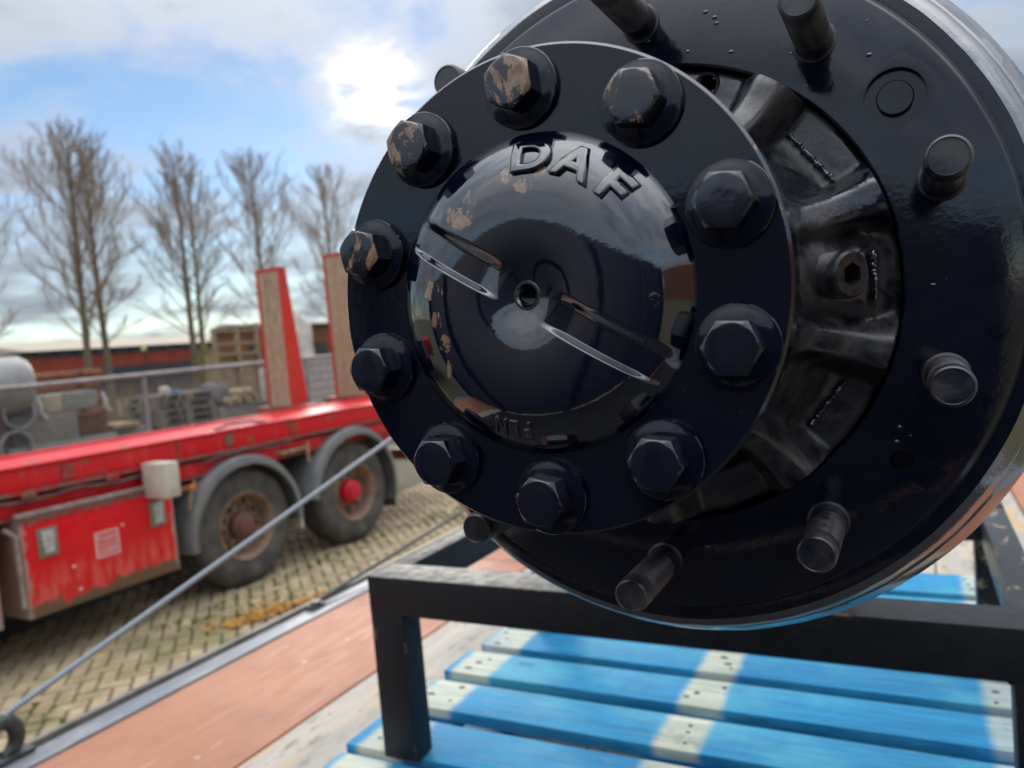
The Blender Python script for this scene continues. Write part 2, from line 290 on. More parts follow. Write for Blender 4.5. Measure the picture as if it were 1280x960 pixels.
simple('paver_pink', (0.50, 0.42, 0.40), 0.85, (0.40, 0.34, 0.33), 6, rnd=True)
simple('bag_white', (0.66, 0.62, 0.55), 0.8, (0.52, 0.48, 0.42), 5, bump=0.5)
simple('tarp_blue', (0.03, 0.20, 0.42), 0.5)
simple('strap_white', (0.62, 0.58, 0.52), 0.7)
simple('brick_red_wall', (0.33, 0.062, 0.032), 0.9, (0.24, 0.05, 0.028), 0.6)
simple('brown_wall', (0.26, 0.085, 0.045), 0.9, (0.20, 0.10, 0.06), 0.8)
simple('roof_cream', (0.50, 0.42, 0.31), 0.85, (0.42, 0.37, 0.29), 0.4)
simple('roof_grey', (0.20, 0.19, 0.165), 0.85, (0.26, 0.24, 0.20), 0.4)
simple('fascia_dark', (0.05, 0.05, 0.06), 0.7)
simple('window_glass', (0.03, 0.04, 0.05), 0.12)
simple('bark', (0.22, 0.16, 0.10), 0.95, (0.15, 0.13, 0.075), 3, bump=0.4)
simple('twig', (0.34, 0.25, 0.175), 0.95)
simple('reed', (0.30, 0.21, 0.11), 0.95, (0.18, 0.13, 0.06), 1.5)
simple('hedge_green', (0.10, 0.11, 0.03), 0.9, (0.16, 0.13, 0.04), 2)
simple('lamp_yellow', (0.75, 0.62, 0.25), 0.5)

# ------------------------------------------------------------------ mesh helpers
def finish(me, ang=35):
    for p in me.polygons: p.use_smooth = True
    me.set_sharp_from_angle(angle=R(ang))
    return me
def link(name, me, mat, parent=None, loc=None, rot=None, kind=None):
    o = bpy.data.objects.new(name, me); COL.objects.link(o)
    if mat and not me.materials: me.materials.append(MAT[mat])
    if parent: o.parent = parent
    if loc is not None: o.location = loc
    if rot is not None: o.rotation_euler = rot
    if kind: o['kind'] = kind
    return o
def tag(o, label, cat, group=None, kind=None):
    o['label'] = label; o['category'] = cat
    if group: o['group'] = group
    if kind: o['kind'] = kind
    return o
def empty(name, loc=(0, 0, 0), rot=(0, 0, 0)):
    o = bpy.data.objects.new(name, None); COL.objects.link(o); o.location = loc; o.rotation_euler = rot; o.empty_display_size = 0.05
    return o
class MB:
    def __init__(s): s.v = []; s.f = []
    def add(s, vs, fs):
        k = len(s.v); s.v += [tuple(p) for p in vs]; s.f += [tuple(i+k for i in f) for f in fs]; return s
    def box(s, x0, x1, y0, y1, z0, z1, bev=0.0):
        if bev <= 0:
            return s.add([(x0,y0,z0),(x1,y0,z0),(x1,y1,z0),(x0,y1,z0),(x0,y0,z1),(x1,y0,z1),(x1,y1,z1),(x0,y1,z1)],
                         [(0,3,2,1),(4,5,6,7),(0,1,5,4),(1,2,6,5),(2,3,7,6),(3,0,4,7)])
        b = min(bev, (x1-x0)*.45, (y1-y0)*.45, (z1-z0)*.45); bm = bmesh.new()
        vs = [bm.verts.new(p) for p in ((x0,y0,z0),(x1,y0,z0),(x1,y1,z0),(x0,y1,z0),(x0,y0,z1),(x1,y0,z1),(x1,y1,z1),(x0,y1,z1))]
        for f in ((0,3,2,1),(4,5,6,7),(0,1,5,4),(1,2,6,5),(2,3,7,6),(3,0,4,7)): bm.faces.new([vs[i] for i in f])
        bmesh.ops.bevel(bm, geom=bm.edges[:], offset=b, segments=2, affect='EDGES', profile=0.6)
        bm.verts.index_update(); s.add([v.co[:] for v in bm.verts], [[v.index for v in f.verts] for f in bm.faces]); bm.free(); return s
    def tube(s, pts, rad, n=8, caps=True):
        pts = [Vector(p) for p in pts]; rads = rad if isinstance(rad, (list, tuple)) else [rad]*len(pts)
        k = len(s.v); prev = None
        for i, p in enumerate(pts):
            t = (pts[min(i+1, len(pts)-1)] - pts[max(i-1, 0)]).normalized()
            if prev is None:
                a = Vector((0, 0, 1)) if abs(t.z) < .9 else Vector((1, 0, 0)); u = t.cross(a).normalized()
            else: u = (prev - t*prev.dot(t)).normalized()
            prev = u; w = t.cross(u)
            for j in range(n):
                a = 2*math.pi*j/n; s.v.append(tuple(p + (u*math.cos(a) + w*math.sin(a))*rads[i]))
        for i in range(len(pts)-1):
            for j in range(n):
                j2 = (j+1) % n; s.f.append((k+i*n+j, k+i*n+j2, k+(i+1)*n+j2, k+(i+1)*n+j))
        if caps:
            s.f.append(tuple(k+j for j in reversed(range(n)))); e = k+(len(pts)-1)*n; s.f.append(tuple(e+j for j in range(n)))
        return s
    def lathe(s, prof, n=48, closed=False, capstart=False, capend=False, a0=0.0, a1=2*math.pi):
        """profile of (r, z) about local z"""
        k = len(s.v); full = abs(a1-a0-2*math.pi) < 1e-6; m = n if full else n+1
        for r, z in prof:
            for j in range(m):
                a = a0+(a1-a0)*j/n; s.v.append((r*math.cos(a), r*math.sin(a), z))
        L = len(prof)
        for i in range(L if closed else L-1):
            i2 = (i+1) % L
            for j in range(n):
                j2 = (j+1) % m if full else j+1
                s.f.append((k+i*m+j, k+i*m+j2, k+i2*m+j2, k+i2*m+j))
        if capstart: s.f.append(tuple(k+j for j in reversed(range(m))))
        if capend: s.f.append(tuple(k+(L-1)*m+j for j in range(m)))
        return s
    def xf(s, M, start=0):
        for i in range(start, len(s.v)): s.v[i] = tuple(M @ Vector(s.v[i]))
        return s
    def mesh(s, name, ang=35, fix=True):
        me = bpy.data.meshes.new(name); me.from_pydata(s.v, [], s.f)
        if fix:
            bm = bmesh.new(); bm.from_mesh(me); bmesh.ops.recalc_face_normals(bm, faces=bm.faces[:]); bm.to_mesh(me); bm.free()
        me.update(); return finish(me, ang)
    def obj(s, name, mat, parent=None, ang=35, kind=None, loc=None, rot=None, fix=True):
        return link(name, s.mesh(name, ang, fix), mat, parent, loc, rot, kind)
def bake(o):
    """apply an object's modifiers to its own mesh"""
    dg = bpy.context.evaluated_depsgraph_get(); me = bpy.data.meshes.new_from_object(o.evaluated_get(dg)); o.modifiers.clear(); old = o.data; o.data = me; bpy.data.meshes.remove(old); return finish(me)
def text_mesh(txt, size, extrude, bevel):
    c = bpy.data.curves.new('t', 'FONT'); c.body = txt; c.size = size; c.extrude = extrude; c.bevel_depth = bevel; c.bevel_resolution = 2; c.align_x = 'CENTER'; c.align_y = 'CENTER'; c.resolution_u = 6
    o = bpy.data.objects.new('t', c); COL.objects.link(o); dg = bpy.context.evaluated_depsgraph_get(); dg.update()
    me = bpy.data.meshes.new_from_object(o.evaluated_get(dg)); bpy.data.objects.remove(o); bpy.data.curves.remove(c); return me
def sstep(a, b, x):
    t = min(1, max(0, (x-a)/(b-a))); return t*t*(3-2*t)

# ------------------------------------------------------------------ GROUND
DECK = H - 0.784              # load floor height of the flatbed we stand on
g = MB().add([(-900,-900,-0.03),(900,-900,-0.03),(900,900,-0.03),(-900,900,-0.03)], [(0,1,2,3)]).obj('ground', 'yard_ground', kind='structure')
# block paving: herringbone of 20 x 10 cm bricks
BW = 0.105
bx0, bx1, by0, by1 = -6.3, -1.3, 0.9, 13.0
ca, sa = math.cos(R(47)), math.sin(R(47))
bricks = []
for j in range(-170, 170):
    for i in range(-50, 50):
        for kind in (0, 1):
            if kind == 0: cxb, cyb, ln = j+4*i+1, j+.5, 0
            else: cxb, cyb, ln = j+4*i+2.5, j, 1
            u_, v_ = cxb*BW, cyb*BW; xw, yw = u_*ca - v_*sa - 3.5, u_*sa + v_*ca + 5
            if bx0 < xw < bx1 and by0 < yw < by1: bricks.append((xw, yw, R(47) + (math.pi/2 if ln else 0)))
def visible_key(b):
    d = Vector((b[0], b[1], -H)); return d.length
def in_view(b):
    d = Vector((b[0], b[1], -H)); zc = d.dot(fw)
    if zc < .3: return False
    X = 640+961*d.dot(rt2)/zc; Y = 480-961*d.dot(up2)/zc
    # hidden behind the deck edge or under the red trailer
    return 0 < X < 620 and 600 < Y < 960 and b[0] > -5.6 and Y < 930-0.42*X
vis = [b for b in bricks if in_view(b)]; vis.sort(key=visible_key); first = set(id(b) for b in vis[:300])
pave = link('paving', MB().box(bx0, bx1, by0, by1, -0.028, -0.016).mesh('paving'), 'yard_ground'); pave['kind'] = 'structure'
l2, w2 = BW-0.006, BW/2-0.006
bm0 = MB().add([(-l2,-w2,-.02),(l2,-w2,-.02),(l2,w2,-.02),(-l2,w2,-.02),(-l2+.006,-w2+.006,0),(l2-.006,-w2+.006,0),(l2-.006,w2-.006,0),(-l2+.006,w2-.006,0)],[(4,5,6,7),(0,1,5,4),(1,2,6,5),(2,3,7,6),(3,0,4,7)])
brick_me = bm0.mesh('paving_brick', 20); brick_me.materials.append(MAT['paving_brick'])
rest = MB(); rr = random.Random(3)
for b in bricks:
    dz = rr.uniform(-.006, .002); tilt = (rr.gauss(0, .012), rr.gauss(0, .012), b[2]+rr.gauss(0, .012))
    if id(b) in first:
        o = link('paving_brick', brick_me, None, pave, (b[0], b[1], dz), tilt)
    else:
        k = len(rest.v); rest.add(bm0.v, bm0.f); M = Matrix.Translation((b[0], b[1], dz)) @ Matrix.Rotation(tilt[2], 4, 'Z') @ Matrix.Rotation(tilt[0], 4, 'X'); rest.xf(M, k)
rest.obj('far_paving_bricks', 'paving_brick', pave, 20, kind='stuff', fix=False)
# moss growing in the joints
ms = MB(); rr = random.Random(5)
for k in range(5200):
    x_, y_ = rr.uniform(-5.2, -2.0), rr.uniform(2.5, 11)
    if mnoise.noise((x_*.8, y_*.8, 3)) < -0.02: continue
    u_, v_ = ((x_+3.5)*ca + (y_-5)*sa)/BW, (-(x_+3.5)*sa + (y_-5)*ca)/BW
    if rr.random() < .5: u_ = round(u_)
    else: v_ = round(v_)
    xw, yw = u_*BW*ca - v_*BW*sa - 3.5, u_*BW*sa + v_*BW*ca + 5
    for q in range(4):
        a = rr.uniform(0, 6.28); l = rr.uniform(.012, .03); dx, dy = math.cos(a)*.012, math.sin(a)*.012; ox, oy = rr.gauss(0, .012), rr.gauss(0, .012)
        ms.add([(xw+ox-dx, yw+oy-dy, -.008), (xw+ox+dx, yw+oy+dy, -.008), (xw+ox+rr.gauss(0, .01), yw+oy+rr.gauss(0, .01), -.004+l)], [(0, 1, 2)])
tag(ms.obj('moss', 'moss', fix=False), 'green moss and grass tufts in the paving joints', 'moss', kind='stuff')

# ------------------------------------------------------------------ FLATBED under our feet
fb = tag(empty('flatbed_trailer', (0, 0, 0)), 'flatbed load floor with red plywood strip and grey steel edge, under blue pallet', 'trailer')
Y0, Y1 = -3.2, 9.0
def deckbox(name, x0, x1, z0, z1, mat, y0=Y0, y1=Y1, bev=0.0): return MB().box(x0, x1, y0, y1, DECK+z0, DECK+z1, bev).obj(name, mat, fb)
MB().box(-1.757, 0.98, Y0, Y1, DECK-0.16, DECK-0.03).obj('underframe', 'underframe', fb)
for i, (a, b) in enumerate(((-3.2, -0.72), (-0.715, 2.36), (2.365, 5.4), (5.405, 9.0))):
    deckbox('plywood_panel', -1.630, -1.214, -0.028, 0.0, 'red_plywood', a, b, 0.003)
    deckbox('plywood_panel', 0.334, 0.768, -0.028, 0.0, 'red_plywood', a, b, 0.003)
for k, (a, b) in enumerate(((-1.208, -0.90), (-0.896, -0.586), (-0.582, -0.27), (-0.266, 0.03), (0.034, 0.328))):
    deckbox('floor_board', a, b, -0.028, -0.001, 'pale_floor', bev=0.003)
deckbox('edge_rail', -1.700, -1.634, -0.03, 0.005, 'edge_steel', bev=0.004)
deckbox('channel', -1.739, -1.703, -0.03, -0.022, 'dark_channel')
deckbox('edge_lip', -1.759, -1.741, -0.10, 0.002, 'lip_steel', bev=0.004)
deckbox('reflection_mat', -1.10, .76, -0.0005, .010, 'reflection_black', -.735, .80, .003)  # dark sheet added unseen on the floor to darken the drum's reflections
deckbox('edge_rail', 0.774, 0.90, -0.03, 0.005, 'edge_steel', bev=0.004); deckbox('edge_lip', 0.93, 0.955, -0.10, 0.002, 'lip_steel', bev=0.004)
# unseen dark wall added behind the viewpoint to darken the hub's reflections
hb_z = H+.24
MB().box(-1.69, .90, -.86, -.80, DECK+.006, hb_z, .006).obj('reflection_wall', 'reflection_navy', fb)
for xs in (-1.65, -1.10, -.48, .19, .82): MB().box(xs-.04, xs+.04, -.799, -.74, DECK+.006, hb_z-.02, .006).obj('reflection_wall_rib', 'reflection_navy', fb)
# running gear so that the bed does not float
for ya in (-2.0, 6.2, 7.5):
    for xs in (-1.75, 0.5):
        k = MB().lathe([(.27, 0), (.42, .02), (.48, .06), (.49, .15), (.48, .24), (.42, .29), (.27, .30)], 32, closed=True); k.xf(Matrix.Translation((xs, ya, .49)) @ Matrix.Rotation(R(90), 4, 'Y')); k.obj('wheel', 'tyre', fb)
    MB().box(-1.5, .6, ya-.07, ya+.07, .42, .56).obj('axle_beam', 'underframe', fb)
for xs in (-0.95, 0.0): MB().box(xs-.06, xs+.06, Y0+.2, Y1-.2, .57, DECK-.161).obj('chassis_beam', 'underframe', fb)
# front bulkhead post that the lashing cables run up to (behind the hub)
bh = tag(empty('bulkhead_post', (-1.69, 3.11, DECK)), 'slim steel post at the bed edge behind the black hub', 'post')
MB().box(-.03, .03, -.03, .03, .006, .80, .005).obj('post', 'edge_steel', bh); MB().box(-.06, .06, -.06, .06, .006, .018).obj('foot_plate', 'edge_steel', bh)

# hook and lashing cables
hk = tag(empty('lashing_hook', (-1.712, 0.862, DECK)), 'dark curved steel hook at the near end of the thick cable', 'hook')
pts = [(math.cos(R(a))*.030-.012, 0.012*math.sin(R(a)), .010+.040+math.sin(R(a))*.036) for a in range(-100, 150, 16)]
k = MB(); k.tube([(.0, p[0]+.012, p[2]) for p in pts], [.011+.006*math.sin(i/len(pts)*3.1) for i in range(len(pts))], 12)
k.obj('hook_body', 'hook_steel', hk); MB().box(-.028, .028, -.05, .05, .0065, .016, .003).obj('hook_plate', 'hook_steel', hk)
def cable(name, a, b, r, mat, label, sag):
    A, B = Vector(a), Vector(b); pts = [A.lerp(B, t/24) + Vector((0, 0, -sag*4*(t/24)*(1-t/24))) for t in range(25)]
    k = MB().tube(pts, r, 12); return tag(k.obj(name, mat), label, 'cable')
cable('lashing_cable', (-1.72, 0.862, H-0.694), (-1.705, 3.075, H-0.114), 0.0070, 'cable_steel', 'thick grey lashing cable running up from the lower left hook', 0.002)
cable('thin_cable', (-1.70, 1.785, H-0.768), (-1.70, 3.075, H-0.668), 0.0068, 'cable_dark', 'thin dark cable rising from the clip on the bed edge', 0.001)
MB2 = MB().box(-.016, .016, -.03, .03, 0, .010, .003).box(-.009, .009, -.018, .020, .0105, .018, .003)
tag(MB2.obj('cable_clip', 'hook_steel', loc=(-1.69, 1.785, DECK+.006)), 'small steel clip holding the thin cable on the bed edge', 'clip')
# drift of fallen leaves lying beyond the bed edge
lv = MB(); rr = random.Random(11)
for i in range(190):
    t = rr.gauss(0, .22); xx, yy = -4.50+rr.gauss(0, .09)+t*.35, 4.30+t*.9
    a = rr.uniform(0, 6.28); l = rr.uniform(.02, .045); w_ = l*.55; h_ = abs(rr.gauss(0, .006))+.005; cs_, sn_ = math.cos(a), math.sin(a)
    P = [(-l, 0, 0), (0, -w_, rr.uniform(0, .02)), (l, 0, rr.uniform(0, .02)), (0, w_, rr.uniform(0, .02))]
    lv.add([(xx+p[0]*cs_-p[1]*sn_, yy+p[0]*sn_+p[1]*cs_, h_+p[2]) for p in P], [(0, 1, 2), (0, 2, 3)])
tag(lv.obj('fallen_leaves', 'leaf_orange', fix=False), 'drift of fallen orange leaves on the paving by the bed edge', 'leaves', kind='stuff')

# ------------------------------------------------------------------ PALLET
PT = H - 0.64
nail_r = random.Random(77)
pal = tag(empty('blue_pallet', (-0.3475, 1.44, DECK)), 'weathered blue wooden pallet with bare bands, under the black steel frame', 'pallet')
rows = [(.842, .925), (.950, 1.058), (1.095, 1.199), (1.237, 1.340), (1.367, 1.462), (1.50, 1.60), (1.632, 1.735), (1.768, 1.862), (1.90, 2.04)]
TH = 0.022
nail_me = MB().lathe([(.0042, 0), (.0038, .0008), (0.001, .0012)], 8, capend=True).mesh('nail'); nail_me.materials.append(MAT['nail_dark'])
for i, (a, b) in enumerate(rows):
    dx = (0.0, -.012, .004, -.004, .006, 0, .004, -.003, 0)[i]
    k = MB().box(-.5025+dx, .5025+dx*.4, -(b-a)/2, (b-a)/2, 0, TH, .0035); k.v = [(p[0], p[1]+.0018*math.sin(p[0]*5+i), p[2]) for p in k.v]
    o = k.obj('board', 'blue_board', pal, loc=(0, (a+b)/2-1.44, .144-TH + (0, .0, .001, .0, .0015, 0, .001, 0, 0)[i])); o.rotation_euler = (0, 0, (0, .004, -.002, .003, 0, .002, 0, 0, 0)[i])
    rr = random.Random(i)
    for cx_ in (-.4475, 0, .457):
        for q in range(3 if (b-a) > .09 else 2):
            nl_ = link('nail', nail_me, None, o, (cx_+rr.uniform(-.028, .028), (q-1)*(b-a)*.27+rr.uniform(-.008, .008), TH-.0001)); q_ = nail_r.uniform(.6, 1.3); nl_.scale = (q_*nail_r.uniform(.8, 1.8), q_, 1)
for cx_ in (-.4475, 0, .4475):
    MB().box(cx_-.048, cx_+.048, -.598, .598, .100, .1215).obj('bearer', 'blue_bearer', pal)
    for cy_ in (-.53, 0, .53): MB().box(cx_-.047, cx_+.047, cy_-.07, cy_+.07, .0225, .0995, .004).obj('block', 'blue_bearer', pal)
    MB().box(cx_-.048, cx_+.048, -.60, .60, .0005, .022).obj('skid', 'blue_bearer', pal)

# ------------------------------------------------------------------ SUPPORT FRAME
fr = tag(empty('support_frame', (-0.3225, 1.45, PT)), 'black square-tube steel frame standing on the blue pallet under the hub', 'frame')
zt, zb = .294, .234
def fbx(name, x0, x1, y0, y1, z0, z1, mat='frame_black', bev=.004): return MB().box(x0+.3225, x1+.3225, y0-1.45, y1-1.45, z0, z1, bev).obj(name, mat, fr)
fbx('front_rail', -.769, .124, .929, .999, zb, zt, bev=.004); fbx('rear_rail', -.769, .124, 1.48, 1.54, zb, zt)
fbx('side_rail', -.769, -.733, 1.0, 1.479, zb, zt-.001); fbx('side_rail', .087, .124, 1.0, 1.479, zb, zt-.001, 'scratched_black')
for x0, x1 in ((-.769, -.707), (.078, .124)):
    fbx('leg', x0+.0004, x1-.0004, .9294, .975, .0025, zb+.008, bev=.003); fbx('leg', x0, x1, 1.485, 1.535, .0025, zb+.004, 'scratched_black')
for x_, s_ in ((-.707, 1), (.078, -1)):
    pts = [(x_+.3225+s_*.002, .933-1.45+.0035*q, zb-.001+.0012*math.sin(q*2.1)) for q in range(12)]; MB().tube(pts, [.0034+.0008*math.sin(q*2.6) for q in range(12)], 8).obj('lumpy_bead', 'frame_black', fr, 60)  # weld at the joint of leg and front rail
# saddles that carry the axle tube
for y0 in (.945, 1.485): fbx('saddle', -.1416-.05, -.1416+.05, y0, y0+.04, zt+.001, .60)

# ------------------------------------------------------------------ HUB  (local: x right, y up, z outward along the axle)
HC = Vector((-0.1416, 0.4718, H+0.0179))
hub = tag(empty('axle_hub', HC, (R(90), 0, 0)), 'glossy black painted truck axle hub with brake drum, bolts and domed cap', 'axle hub')
def polar(r, deg, z): return (r*math.cos(R(deg)), r*math.sin(R(deg)), z)
def holes(o, specs):
    """drill round holes (radius, centre, depth) into a mesh"""
    for r, c, d in specs:
        k = MB().lathe([(r, -d), (r, .02)], 40, capstart=True, capend=True); cu = k.obj('cutter', None); cu.matrix_world = o_world(o) @ Matrix.Translation(c)
        m_ = o.modifiers.new('b', 'BOOLEAN'); m_.object = cu; m_.operation = 'DIFFERENCE'; m_.solver = 'EXACT'
        bpy.context.view_layer.update(); bake(o); me = cu.data; bpy.data.objects.remove(cu); bpy.data.meshes.remove(me)
def o_world(o):
    bpy.context.view_layer.update(); return o.matrix_world
# brake drum
face = [(.140, -.030), (.140, -.0012), (.1412, 0), (.1955, 0), (.1968, -.0008), (.1985, -.0036), (.1990, -.0040), (.2030, -.0042), (.2062, -.0046), (.2088, -.0057), (.2112, -.0078), (.2135, -.0108), (.2152, -.0145), (.2164, -.0185), (.2170, -.0215)]
drum = MB().lathe(face[:9] + [(.2062, -.032)], 256, closed=True).obj('drum_face', 'drum_black', hub, 28)
CS, TP = polar(.169, 33.6, 0), polar(.169, -37.6, 0)
holes(drum, [(.0155, CS, .0042), (.0062, TP, .018)])
rimp = [(.2063, -.0046), (.2088, -.0057), (.2112, -.0078), (.2135, -.0108), (.2152, -.0145), (.2164, -.0185), (.2170, -.0212), (.2178, -.0222), (.2186, -.0228), (.2262, -.0375), (.2272, -.041), (.2285, -.055), (.2285, -.24), (.20, -.24), (.2063, -.033)]
k = MB().lathe(rimp, 256, closed=True)
# rough casting: slight waviness of the rim
k.v = [(p[0]*(1+.0010*mnoise.noise(Vector(p)*70)), p[1]*(1+.0010*mnoise.noise(Vector(p)*70)), p[2]+.0006*mnoise.noise(Vector(p)*90)) for p in k.v]
k.obj('drum_rim', 'rim_black', hub, 24)
cs = MB().lathe([(.0092, -.0042), (.0092, -.0012), (.0086, -.0004), (0.004, -.0003)], 32, capend=True).obj('countersunk_screw', 'drum_black', hub, loc=CS)
# wheel studs
A0, LS = 88.26, .0693
sp = [(.0118, .0), (.0118, .0010), (.0104, .0016), (.0100, .004), (.0100, .016)]
z_ = .016
while z_ < .057: sp += [(.00955, z_+.0007), (.0100, z_+.0014)]; z_ += .0016
sp += [(.0099, .060), (.0099, LS-.0024), (.0094, LS-.0008), (.0085, LS), (.0083, LS-.0004), (.0081, LS-.0006), (.003, LS-.0006)]
stud_me = MB().lathe(sp, 40, capend=True).mesh('stud', 22); stud_me.materials.append(MAT['stud_black'])
for i in range(10):
    link('wheel_stud', stud_me, None, hub, polar(.1675, A0-36*i, .0001), (0, 0, R(17*i)))
# cast hub body with ten locating lugs
val = [(.1392, -.022), (.1392, -.011), (.1380, -.0065), (.130, -.005), (.122, -.0045), (.1155, -.002), (.110, .005), (.104, .016), (.098, .031), (.092, .055), (.088, .09), (.087, .1525)]
lug = [(.1392, -.022), (.1392, .0130), (.1372, .0185), (.131, .0205), (.125, .0220), (.118, .0255), (.112, .0310), (.106, .038), (.100, .047), (.094, .066), (.0885, .095), (.087, .1525)]
def cr(P, n=4):
    out = []
    for i in range(len(P)-1):
        p0, p1, p2, p3 = P[max(i-1, 0)], P[i], P[i+1], P[min(i+2, len(P)-1)]
        for t in range(n):
            t /= n; out.append(tuple(.5*(2*b+(c-a)*t+(2*a-5*b+4*c-d)*t*t+(3*b-a-3*c+d)*t**3) for a, b, c, d in zip(p0, p1, p2, p3)))
    out.append(P[-1]); return out
VV, LL = cr(val), cr(lug); NT = 480; hb = MB()
for i in range(len(VV)):
    for j in range(NT):
        th = 360*j/NT; d = abs(((th-18+18) % 36)-18); wgt = sstep(9.5, 2.5, d)
        p0 = abs((th+180) % 360-180); boss = sstep(17, 5, p0)*.75
        f_ = i/(len(VV)-1); wb = boss*sstep(.2, .42, f_)
        wq = max(wgt, wb); r_ = VV[i][0]*(1-wq)+LL[i][0]*wq; z_ = VV[i][1]*(1-wq)+LL[i][1]*wq
        if 2 < i < len(VV)-1:
            q = Vector(polar(r_, th, z_)); e = mnoise.noise(q*150)*.0002+mnoise.noise(q*38)*.0008; z_ += e
        hb.v.append(polar(r_, th, z_))
hole_c = Vector(polar(.1305, 71.5, -.005))
for i in range(len(VV)-1):
    for j in range(NT):
        j2 = (j+1) % NT; fi = (i*NT+j, i*NT+j2, (i+1)*NT+j2, (i+1)*NT+j); c = sum((Vector(hb.v[q]) for q in fi), Vector())/4
        if (c.xy-hole_c.xy).length > .0058 or c.z > .02: hb.f.append(fi)
hbo = hb.obj('hub_body', 'hub_cast', hub, 60)
MB().lathe([(.0082, -.0012), (.0072, .0008), (.0058, .0006), (.0054, -.003), (.0054, -.016), (.001, -.0165)], 28, capend=True).obj('bolt_hole', 'hole_dark', hbo, loc=hole_c)
# threaded filler plug with hexagon socket
pm = [(.0150, -.012), (.0150, -.004)]; z_ = -.004
for q in range(4): pm += [(.0138, z_+.0010), (.0138, z_+.0013), (.0150, z_+.0024)]; z_ += .0026
pm += [(.0146, z_+.0012), (.0146, z_+.0042), (.0130, z_+.0056), (.0088, z_+.0056)]; zp = z_+.0056
k = MB(); n = 48
k.lathe(pm, n); base_ = len(k.v)-n
def hexr(a, af): return af/math.cos(((a+math.pi/6) % (math.pi/3))-math.pi/6)
for dz, af in ((0, .0066), (-.009, .0064)):
    for j in range(n):
        a = 2*math.pi*j/n; h_ = hexr(a, af); k.v.append((h_*math.cos(a), h_*math.sin(a), zp+dz))
for t in range(2):
    for j in range(n):
        j2 = (j+1) % n; s0 = base_+t*n; k.f.append((s0+j, s0+j2, s0+n+j2, s0+n+j))
k.f.append(tuple(base_+2*n+j for j in range(n)))
plug = k.obj('filler_plug', 'thread_metal', hbo, 30, loc=polar(.1085, .5, .034)); plug.rotation_euler = (R(4), R(50), 0); plug.scale = (.84, .84, .95)
MB().lathe([(.0065, 0), (.004, .0002), (.001, .0002)], 6, capend=True, a0=R(30), a1=R(390)).obj('socket_floor', 'hole_dark', plug, loc=(0, 0, zp-.0088))
for (r0, d0, z0), (r1, d1, z1), nb in (((.121, 45, -.003), (.1215, 26.5, -.003), 26), ((.127, 6, .012), (.127, -7, .012), 16), ((.122, -28, -.003), (.120, -44, -.003), 18)):
    pts = []; rs = []
    for q in range(nb*2+1):
        f_ = q/(nb*2); P = Vector(polar(r0, d0, z0)).lerp(Vector(polar(r1, d1, z1)), f_); P += Vector((mnoise.noise((q*.9, r0*900, 1)), mnoise.noise((q*.9, r0*900, 7)), .3*mnoise.noise((q*.8, 3, 1))))*.0011
        pts.append(P); rs.append(.0015+.0012*mnoise.noise((q*1.3, r0*300, 2)) if 0 < q < nb*2 else .0002)
    MB().tube(pts, rs, 8).obj('lumpy_bead', 'edge_gloss', hbo, 70)  # lumpy paint ridge, raised to carry a bright highlight line
rr = random.Random(44)
for q in range(26):
    dg_, r_ = rr.uniform(38, 128), rr.uniform(.146, .19); s_ = rr.uniform(.0005, .0013)
    if q > 20: dg_ = rr.uniform(-120, 20)
    k = MB().lathe([(s_, 0), (s_*.9, s_*.35), (s_*.5, s_*.7), (s_*.05, s_*.8)], 12, capend=True); k.v = [(p[0]*1.5, p[1], p[2]) for p in k.v]
    k.obj('paint_drop', 'edge_gloss', drum, 70, loc=polar(r_, dg_, -.0001))
# axle flange plate
RF, ZF = .105, .1693
MB().lathe([(.070, ZF-.016), (.1035, ZF-.016), (RF, ZF-.0145), (RF, ZF-.0012), (RF-.0012, ZF), (.062, ZF), (.062, ZF-.016)], 256, closed=True).obj('flange_plate', 'edge_black', hub, 30)
for p in hub.children:
    if p.name == 'flange_plate': p.data.materials.clear(); p.data.materials.append(MAT['gloss_black']); p.data.materials.append(MAT['edge_black'])
fp = [p for p in hub.children if p.name == 'flange_plate'][0]
for p in fp.data.polygons:
    c = p.center
    if Vector((c.x, c.y)).length > RF-.0009: p.material_index = 1
# ten flange bolts
BH = .0112
def hex_head(corner):
    k = MB(); n = 72; af = corner*math.cos(math.pi/6); rc = af*.955
    ring = []
    for j in range(n):
        a = 2*math.pi*j/n; h_ = hexr(a, af); ring.append((a, h_))
    def lay(fn):
        for a, h_ in ring:
            r_, z_ = fn(a, h_); k.v.append((r_*math.cos(a), r_*math.sin(a), z_))
    lay(lambda a, h_: (h_, 0.0)); lay(lambda a, h_: (h_, BH-(h_-rc)*.62-.0002)); lay(lambda a, h_: (rc, BH-.0001)); lay(lambda a, h_: (rc-.0006, BH)); lay(lambda a, h_: (rc*.4, BH))
    for t in range(4):
        for j in range(n):
            j2 = (j+1) % n; k.f.append((t*n+j, t*n+j2, (t+1)*n+j2, (t+1)*n+j))
    k.f.append(tuple(4*n+j for j in range(n))); return k.mesh('hex_head', 25)
hm = hex_head(.0116); hm2 = hm.copy(); hm.materials.append(MAT['bolt_black']); hm2.materials.append(MAT['bolt_brown_black'])
wm = MB().lathe([(.0168, 0), (.0168, .0022), (.0164, .0028), (.0146, .0031), (.0120, .0042), (.008, .0042)], 64).mesh('collar', 30); wm.materials.append(MAT['gloss_black'])
B0, RB = 89.35, .0876
twist = [4, 20, 22, 25, 24, 18, 28, 24, 12, 10]
